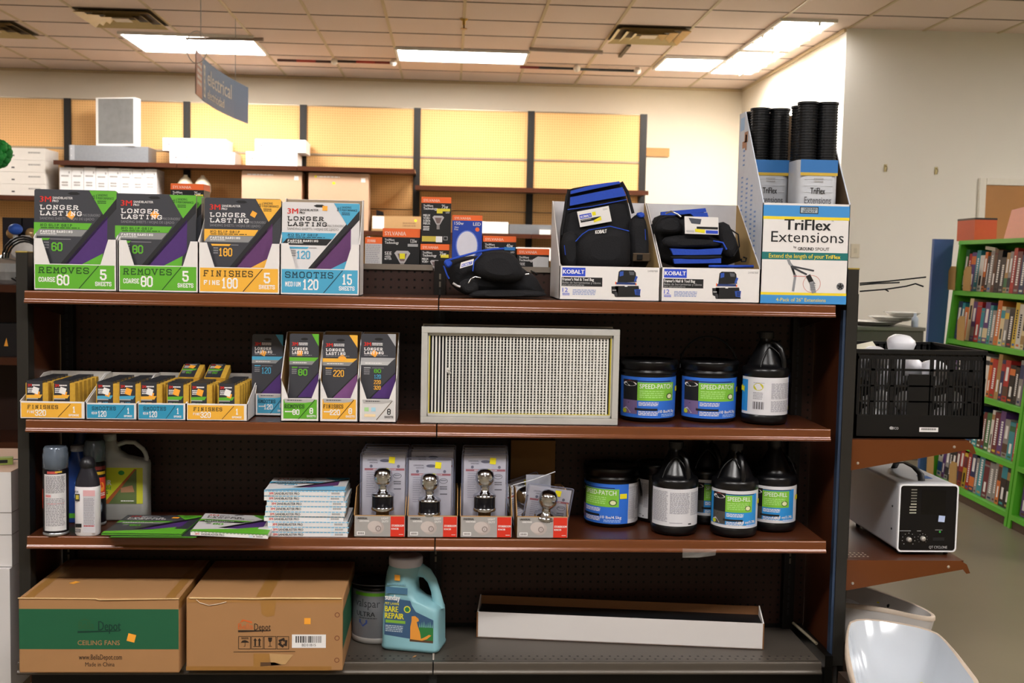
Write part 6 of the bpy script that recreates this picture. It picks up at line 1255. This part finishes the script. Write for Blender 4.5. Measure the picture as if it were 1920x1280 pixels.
m = MB(); GLS = M('e4e4e6', .05, 0, .05, 10, 0, .35); m.lathe([(.03, 0), (.055, .01), (.065, .03), (.062, .05), (.05, .06)], GLS, 24, smooth=False, caps=False); o = m.build('glass_bowl', None, (xs+.085, 3.66, .185), (.5, .3, 0)); tag(o, 'clear glass shade lying inside the oval sink', 'glass shade')
P2 = [(xs-.0, 3.32), (xs+.09, 3.30), (xs+.185, 3.24), (xs+.205, 3.14), (xs+.17, 2.94), (xs+.10, 2.80), (xs-.12, 2.86), (xs-.15, 3.0), (xs-.06, 3.27)]
P2 = [atz(a, b, .285) for a, b in ((1598, 1154), (1745, 1176), (1782, 1206), (1868, 1320), (1800, 1440), (1650, 1400), (1585, 1255), (1584, 1185))]
t2 = basin('sink_basin', 'glossy white square ceramic sink nearest the camera at bottom right', P2, .285, .17, mid=.74)
for ch in t2.children:
    if ch.name.startswith('bowl'): ch.data.materials[0] = M('bfc5cc', .14, 0, .02, 5, 0, 1, 0, .6)  # greyer bowl: the shade inside the sink is put into its colour
m = MB(); m.ball((.085, .08, .10), .005, YELS, 8, .4); m.build('price_sticker', t2)
# low wooden stand that carries the sinks
m = MB(); m.box(xs+.02, 3.52, 0, xs+.26, 3.80, .118, M('3a2a20', .7)); tag(m.build('low_stand'), 'dark low platform under the oval sink', 'platform')
m = MB(); m.box(xs-.03, 2.84, 0, xs+.20, 3.40, .110, M('3a2a20', .7)); tag(m.build('low_stand'), 'dark low platform under the square sink', 'platform')
# wire display hooks on the end post
for pts, l in (([(1612, 531), (1660, 527), (1727, 519)], 'top straight black wire hook beside the right post'), ([(1612, 534), (1640, 531), (1678, 529)], 'short straight black wire hook beside the right post'), ([(1612, 546), (1655, 542), (1690, 536), (1703, 531), (1713, 536)], 'lowest black wire hook with bent tip beside the right post')):
    m = MB(); q = [at(x, y, 3.75) for x, y in pts]; m.tube([(a, 3.75-.02*i, b) for i, (a, b) in enumerate(q)], .0028, BLACKM, 6)
    if 'bent' in l: a = at(1657, 542, 3.74); b = at(1666, 546, 3.73); m.tube([(a[0], 3.73, a[1]), (b[0], 3.73, b[1])], .0025, BLACKM, 6)
    tag(m.build('wire_hook'), l, 'hook', 'black wire hooks')
# grey counter with silver trays far behind
Yc_ = 7.9; x0 = at(1560, 640, Yc_)[0]; x1 = at(1731, 640, Yc_)[0]; zt_ = at(1665, 614, Yc_)[1]
m = MB(); m.box(x0, 0, .0, x1, .5, zt_, M('55534d', .4, .5)); m.box(x0-.01, -.01, zt_-.02, x1+.01, .5, zt_+.004, M('77756e', .35, .6)); tag(m.build('metal_counter', None, (0, Yc_, 0)), 'dark grey metal counter against the plain wall behind the crate', 'counter')
for i, (px, r_, l) in enumerate(((1640, .19, 'left, larger'), (1675, .17, 'middle'), (1694, .13, 'right, smallest'))):
    m = MB(); m.lathe([(r_*.6, 0), (r_*.75, .006), (r_, .03), (r_+.01, .03)], M('e4e2dc', .25, .4), 28); tag(m.build('silver_tray', None, (at(px, 612, Yc_+.2)[0], Yc_+.22, zt_+.006+.034*i)), 'shiny silver tray on the grey counter, %s of the three' % l, 'tray', 'silver trays on the counter')
m = MB(); m.lathe([(.022, 0), (.024, .004), (.024, .06), (.01, .08), (.01, .10)], M('aab4c4', .3), 14); tag(m.build('plastic_bottle', None, (at(1714, 610, Yc_+.06)[0], Yc_+.05, zt_+.006)), 'small pale blue pump bottle at right end of the grey counter', 'bottle')
# ================= green bookcase =================
GRN = M('58b52a', .45, 0, .06, 6)
def bookcase(name, label, A, B_, tilt, rows, H, D=.30, ends=True):
    """A: far bottom front corner on the floor, B_: near bottom corner; faces the aisle on the left"""
    A = Vector((*A, 0)); B_ = Vector((*B_, 0)); L = (B_-A).length; u = (B_-A).normalized(); rz = math.atan2(u.y, u.x)
    t = thing(name, label, 'bookcase', A, 0); t.rotation_euler = Matrix.Rotation(rz, 3, 'Z').to_euler()
    T = .03; sl = math.tan(tilt)      # local x along the face, y into the case, leaning back by sl
    def bd(mb, x0, x1, z0, z1, y0=0, y1=D, mat=GRN):
        mb.add([(x, y+z*sl, z) for x in (x0, x1) for y in (y0, y1) for z in (z0, z1)], [(0, 1, 3, 2), (4, 6, 7, 5), (0, 4, 5, 1), (2, 3, 7, 6), (0, 2, 6, 4), (1, 5, 7, 3)], mat)
    for x in (0, L-T): m = MB(); bd(m, x, x+T, 0, H); m.build('side_panel', t)
    m = MB(); bd(m, T, L-T, 0, H, D-.012, D); m.build('back_panel', t)
    m = MB(); bd(m, 0, L, H, H+.025, -.005, D); m.build('top_board', t)
    for z in rows: m = MB(); bd(m, T, L-T, z-.028, z); m.build('shelf', t)
    m = MB(); bd(m, T, L-T, 0, rows[-1]-.028, .01, .03, M('4d3a26', .7)); m.build('kick_board', t)
    return t, L, u, sl, T
far = (at(1797, 900, 6.75)[0], 6.75); far = atz(1736, 908, 0); near = atz(1886, 987, 0)
H_ = 1.545; rows = [1.255, .95, .645, .34, .075]
bc, L, u, sl, T = bookcase('bookcase', 'bright green bookcase full of books in the aisle at far right', far, near, math.radians(5.2), rows, H_)
nrm = Vector((-u.y, u.x, 0))
cols = [('black', '1c1c22'), ('navy', '24305c'), ('red', 'b02a26'), ('white', 'd8d4cc'), ('teal', '2f8f9c'), ('cream', 'd9c9a0'), ('maroon', '6a2430'), ('grey', '8d8a88'), ('purple', '5c3a78'), ('orange', 'd0702c'), ('blue', '2f5fa8'), ('tan', 'a88450'), ('green', '2f6a3c'), ('brown', '5a3a26'), ('yellow', 'd8b83c')]
def book(T0, lx, z, w_, h_, d_, col, base, lean=0, rng=random, label='', group='', inset=.03):
    m = MB(); c = M(col, .4, 0, .05, 30); pg = M('e0d8c4', .8)
    m.box(0, 0, 0, w_, .003, h_, c); m.box(0, .003, 0, .002, d_, h_, c); m.box(w_-.002, .003, 0, w_, d_, h_, c); m.box(.002, .003, .003, w_-.002, d_-.003, h_-.004, pg)
    F = Face(w_, h_, (0, 0, 10, 60)); k = rng.random(); tx = WHITE if sum(hx(col)) < 1.0 else BLK; acc = ink(rng.choice(cols)[1])
    if k < .45:
        y = 8+rng.random()*6
        while y < 46: F.rect(m, 3, y, 7, y+2.4, tx, 1); y += 3.3
    elif k < .75: F.rect(m, 0, 6, 10, 6+20*rng.random(), acc, 1); F.rect(m, 3, 34, 7, 50, tx, 1)
    else: F.rect(m, 0, 38, 10, 52, acc, 1); F.rect(m, 2.5, 10, 7.5, 30, tx, 1)
    F.rect(m, 2, 54, 8, 57, acc, 1)
    Mx = T0.matrix_basis @ Matrix.Translation((lx, inset+z*sl, z+.002)) @ Matrix.Rotation(-math.atan(sl)+0, 4, 'X') @ Matrix.Rotation(lean, 4, 'Y')
    o = m.build('book'); o.matrix_world = Mx; return tag(o, label, 'book', group)
rn = ['top', 'second', 'third', 'fourth', 'bottom']
ordn = ['first', 'second', 'third', 'fourth', 'fifth', 'sixth', 'seventh', 'eighth', 'ninth', 'tenth', 'eleventh', 'twelfth', 'thirteenth', 'fourteenth', 'fifteenth', 'sixteenth', 'seventeenth', 'eighteenth', 'nineteenth', 'twentieth', 'twenty-first', 'twenty-second', 'twenty-third', 'twenty-fourth']
def fill(T0, L_, rows_, case, seed, hmax=.27):
    r = random.Random(seed)
    for ri, z in enumerate(rows_):
        x = T+.012+r.random()*.03; i = 0
        while x < L_-T-.05:
            w_ = r.uniform(.036, .07); h_ = r.uniform(.2, .262)
            if x+w_ > L_-T-.004: break
            nm_, col = r.choice(cols[:9]+cols[:5]+cols[:1]*3+cols)
            lab = '%s-spined book, %s from the left on the %s shelf of the %s bookcase' % (nm_, ordn[min(i, 23)], rn[ri], case)
            book(T0, x, z, w_-.001, h_, r.uniform(.13, .2), col, 0, 0, r, lab, 'books on the %s shelf of the %s bookcase' % (rn[ri], case)); x += w_+.001; i += 1
fill(bc, L, rows, 'green', 11)
near2 = (near[0]+u.x*.95, near[1]+u.y*.95); n0 = (near[0]+u.x*.012, near[1]+u.y*.012)
bc2, L2, u2, sl2, T2 = bookcase('bookcase', 'second green bookcase, nearer, cut by the right edge of the photo', n0, near2, math.radians(5.2), rows, H_)
fill(bc2, min(L2, .34), rows, 'nearer green', 23)
# bookends of cardboard, items on the bookcase
BE = M('b38f52', .7, 0, .05)
for ri, lx, case in ((0, -.045, 0), (0, .19, 0), (1, .20, 0), (4, .02, 0), (4, .38, 0)):
    m = MB(); m.prism([(0, 0), (.11, 0), (.11, .15), (.035, .15), (0, .12)], 0, .003, BE); o = m.build('bookend'); z = rows[ri]
    o.matrix_world = bc.matrix_basis @ Matrix.Translation((lx, -.015+z*sl, z+.002)); tag(o, 'tan cardboard divider with cut corner on the %s shelf of the green bookcase%s' % (rn[ri], ', left end' if lx < .1 else ', further right'), 'divider', 'cardboard shelf dividers')
# items on top
def ontop(name, label, cat, lx, w_, h_, d_, mat, side, top=None):
    m = MB(); m.box(0, 0, 0, w_, d_, h_, mat); m.box(-.001, -.001, h_, w_+.001, d_+.001, h_+.012, top or mat); m.box(-.0015, 0, 0, 0, d_, h_, side); o = m.build(name); o.matrix_world = bc.matrix_basis @ Matrix.Translation((lx, .06+H_*sl, H_+.027)); return tag(o, label, cat)
ontop('storage_box', 'orange-red box with dark lid on top of the green bookcase', 'box', -.19, .27, .13, .14, M('c04a20', .5), M('d9a860', .5), M('2a1a14', .5))
m = MB(); m.prism([(0, 0), (.3, 0), (.3, .19), (.03, .17)], 0, .02, M('f2a288', .5)); o = m.build('pink_folder'); o.matrix_world = bc.matrix_basis @ Matrix.Translation((.52, .05+H_*sl, H_+.027)) @ Matrix.Rotation(-.15, 4, 'X'); tag(o, 'salmon pink folder leaning on top of the green bookcase at photo edge', 'folder')
m = MB(); m.box(0, 0, 0, .14, .012, .02, M('c9c4b4', .6)); o = m.build('book'); o.matrix_world = bc.matrix_basis @ Matrix.Translation((.33, .03+1.5*sl, 1.26+.252)) @ Matrix.Rotation(.08, 4, 'Y'); tag(o, 'thin pale book lying flat on top of the upper row of books', 'book')
# tall blue panel behind the bookcase end
m = MB(); a = bc.matrix_basis @ Vector((-.012, 0, 0)); xa = at(1745, 640, 6.95)[0]; 
yb_ = far[1]+.06; v = [(at(1722, 908, yb_)[0], 0), (at(1744, 908, yb_)[0], 0), (at(1789, 445, yb_)[0], 1.58), (at(1752, 445, yb_)[0], 1.58)]
m.prism(v, 0, .03, M('3f5c94', .5, 0, .05, 4)); tag(m.build('blue_board', None, (0, yb_, 0)), 'tall blue board standing at the far end of the green bookcase', 'board')

# ================= left edge =================
# middle gondola seen past the left post
gm = thing('shelving_unit', 'brown shelving behind the foreground unit, seen at the left photo edge', 'shelving', (-2.2, 5.5, 0))
for z in (1.22, .87, .46, .15): m = MB(); m.box(-.75, 0, z-.035, .25, .4, z, BROWN); m.build('shelf', gm)
m = MB(); m.box(-.75, .40, .0, .25, .42, 1.25, BROWND); m.build('back_panel', gm); m = MB(); m.box(.25, .0, 0, .27, .42, 1.25, BROWND); m.build('end_panel', gm)
def mid(px, py, Y=5.6): x, z = at(px, py, Y); return x, Y, z
GLC = M('d9dcdc', .08, 0, .1, 20, 0, .5)
x, y, z = mid(14, 520, 5.62); m = MB(); m.lathe([(.03, .0), (.07, .02), (.10, .06), (.105, .10)], GLC, 24, smooth=False); m.lathe([(.105, .10), (.10, .115), (.04, .13), (.015, .15)], M('b9b9b9', .25, .8), 24); tag(m.build('glass_light_fixture', None, (x, y, 1.222)), 'clear faceted glass light fixture behind the left post', 'light fixture')
x, y, z = mid(44, 470, 5.75); m = MB(); m.lathe([(.09, .0), (.10, .02), (.08, .12), (.05, .20), (.02, .24)], M('dcdcdc', .3, 0, .2, 30), 20); tag(m.build('lamp_shade', None, (x, 5.78, 1.222)), 'white lamp shade behind the coiled black cord', 'lamp shade')
m = MB()
for q in range(3):
    m.tube([(.10*math.cos(a)*(1-.1*q), .01*q, .12+.11*math.sin(a)*(1-.1*q)) for a in [2*math.pi*k/20 for k in range(21)]], .005, BLACKM, 6)
tag(m.build('coiled_cord', None, (at(42, 460, 5.55)[0], 5.56, 1.222+.0)), 'coiled black cord standing behind the left post', 'cord')
x, y, z = mid(16, 437, 5.7); m = MB(); m.ball((0, 0, .0), .035, M('2f5fc4', .4), 14, .8); m.lathe([(.03, -.27), (.012, -.25), (.012, -.03)], M('b0b4ba', .3, .6), 12); tag(m.build('blue_knob_fixture', None, (x, 5.79, 1.222+.27)), 'small fixture with bright blue top at the left photo edge', 'light fixture')
for px, l in ((14, 'left'), (50, 'right')):
    x, z = at(px, 420, 5.8); m = MB(); m.box(-.05, 0, 0, .05, .03, .33, M('1d1a22', .4)); m.ball((0, -.004, .25), .03, M('c9a878', .2, .4), 10); m.ball((-.01, -.004, .17), .02, M('a8703c', .3), 8); tag(m.build('packaged_bulb', None, (x, 5.865, 1.222)), 'dark carded bulb package behind the lamps, %s of two' % l, 'bulb package', 'carded bulb packages')
# topiary
random.seed(3); m = MB()
for k in range(140):
    a = random.uniform(0, 6.28); b = math.acos(random.uniform(-1, 1)); R_ = .058; p = Vector((math.sin(b)*math.cos(a), math.sin(b)*math.sin(a), math.cos(b)))*R_
    m.ball(p, random.uniform(.014, .022), M('2faa4a', .6, 0, .2, 30) if k % 3 else M('1f8a38', .6), 6)
x, z = at(-6, 287, 5.84); t = thing('artificial_topiary', 'bright green bushy ball plant at the left edge above the shelves', 'plant', (x, 5.84, 1.222)); m.build('foliage', t, (0, 0, z-1.222)); m = MB(); m.lathe([(.03, 0), (.036, .10), (.033, .10)], M('8a5a3a', .7), 16); m.build('pot', t); m = MB(); m.tube([(0, 0, .09), (0, 0, z-1.222)], .008, M('5a4028', .7), 6); m.build('stem', t)
x, z = at(6, 640, 5.55); m = MB(); m.box(-.1, 0, 0, .11, .1, .16, M('1d1c20', .3)); m.poly = None; m.prism([(.0, .05), (.02, .05), (.012, .09)], -.002, 0, ORANGE); tag(m.build('black_package', None, (x, 5.56, .871)), 'black package with small orange flame mark on the rear left shelving', 'package')
# white cartons at lower left
wcm = M('dedad8', .6, 0, .03, 10); pkm = M('c4a48c', .7, 0, .05, 6)
t = thing('cardboard_carton', 'white carton with pinkish top and torn side at the lower left edge', 'box', (-1.60, 3.52, .40)); m = MB(); m.box(-.25, 0, 0, .25, .42, .298, wcm); m.box(-.25, 0, .298, .25, .42, .300, pkm); m.build('carton', t)
m = MB(); 
for zz in (.10, .17): m.box(-.25, -.001, zz, .25, 0, zz+.002, M('8a8580', .6)); m.box(.25, 0, zz, .251, .42, zz+.002, M('8a8580', .6))
m.box(-.251, -.0015, .11, .21, -.0005, .145, M('9c7654', .7)); m.build('layer_lines', t)
for q in ((-.02, .12, .06), (.10, .20, .05)): m = MB(); m.prism([(0, 0), (.08, .01), (.075, .018), (.0, .012)], 0, .001, BLK, axis='z'); m.build('hand_slot', t, (q[0]+.08, q[1], .3005))
t = thing('cardboard_carton', 'tall white carton under the pink-topped one at the lower left edge', 'box', (-1.60, 3.50, .0)); m = MB(); m.box(-.25, 0, 0, .25, .44, .398, wcm); m.build('carton', t); m = MB(); m.add([(-.2, -.001, .39), (.14, -.001, .39), (.20, -.03, .20), (.12, -.05, .1), (-.2, -.04, .12)], [(0, 1, 2, 3, 4)], wcm); m.build('torn_flap', t)
m = MB(); m.box(-.05, 0, 0, .035, .03, .022, M('8a9a4a', .5)); m.box(-.04, -.001, .006, .02, 0, .016, BLK); tag(m.build('sanding_sponge', None, (-1.42, 3.62, .7015), (0, 0, .3)), 'small green and black sponge on the pink-topped carton', 'sanding sponge')
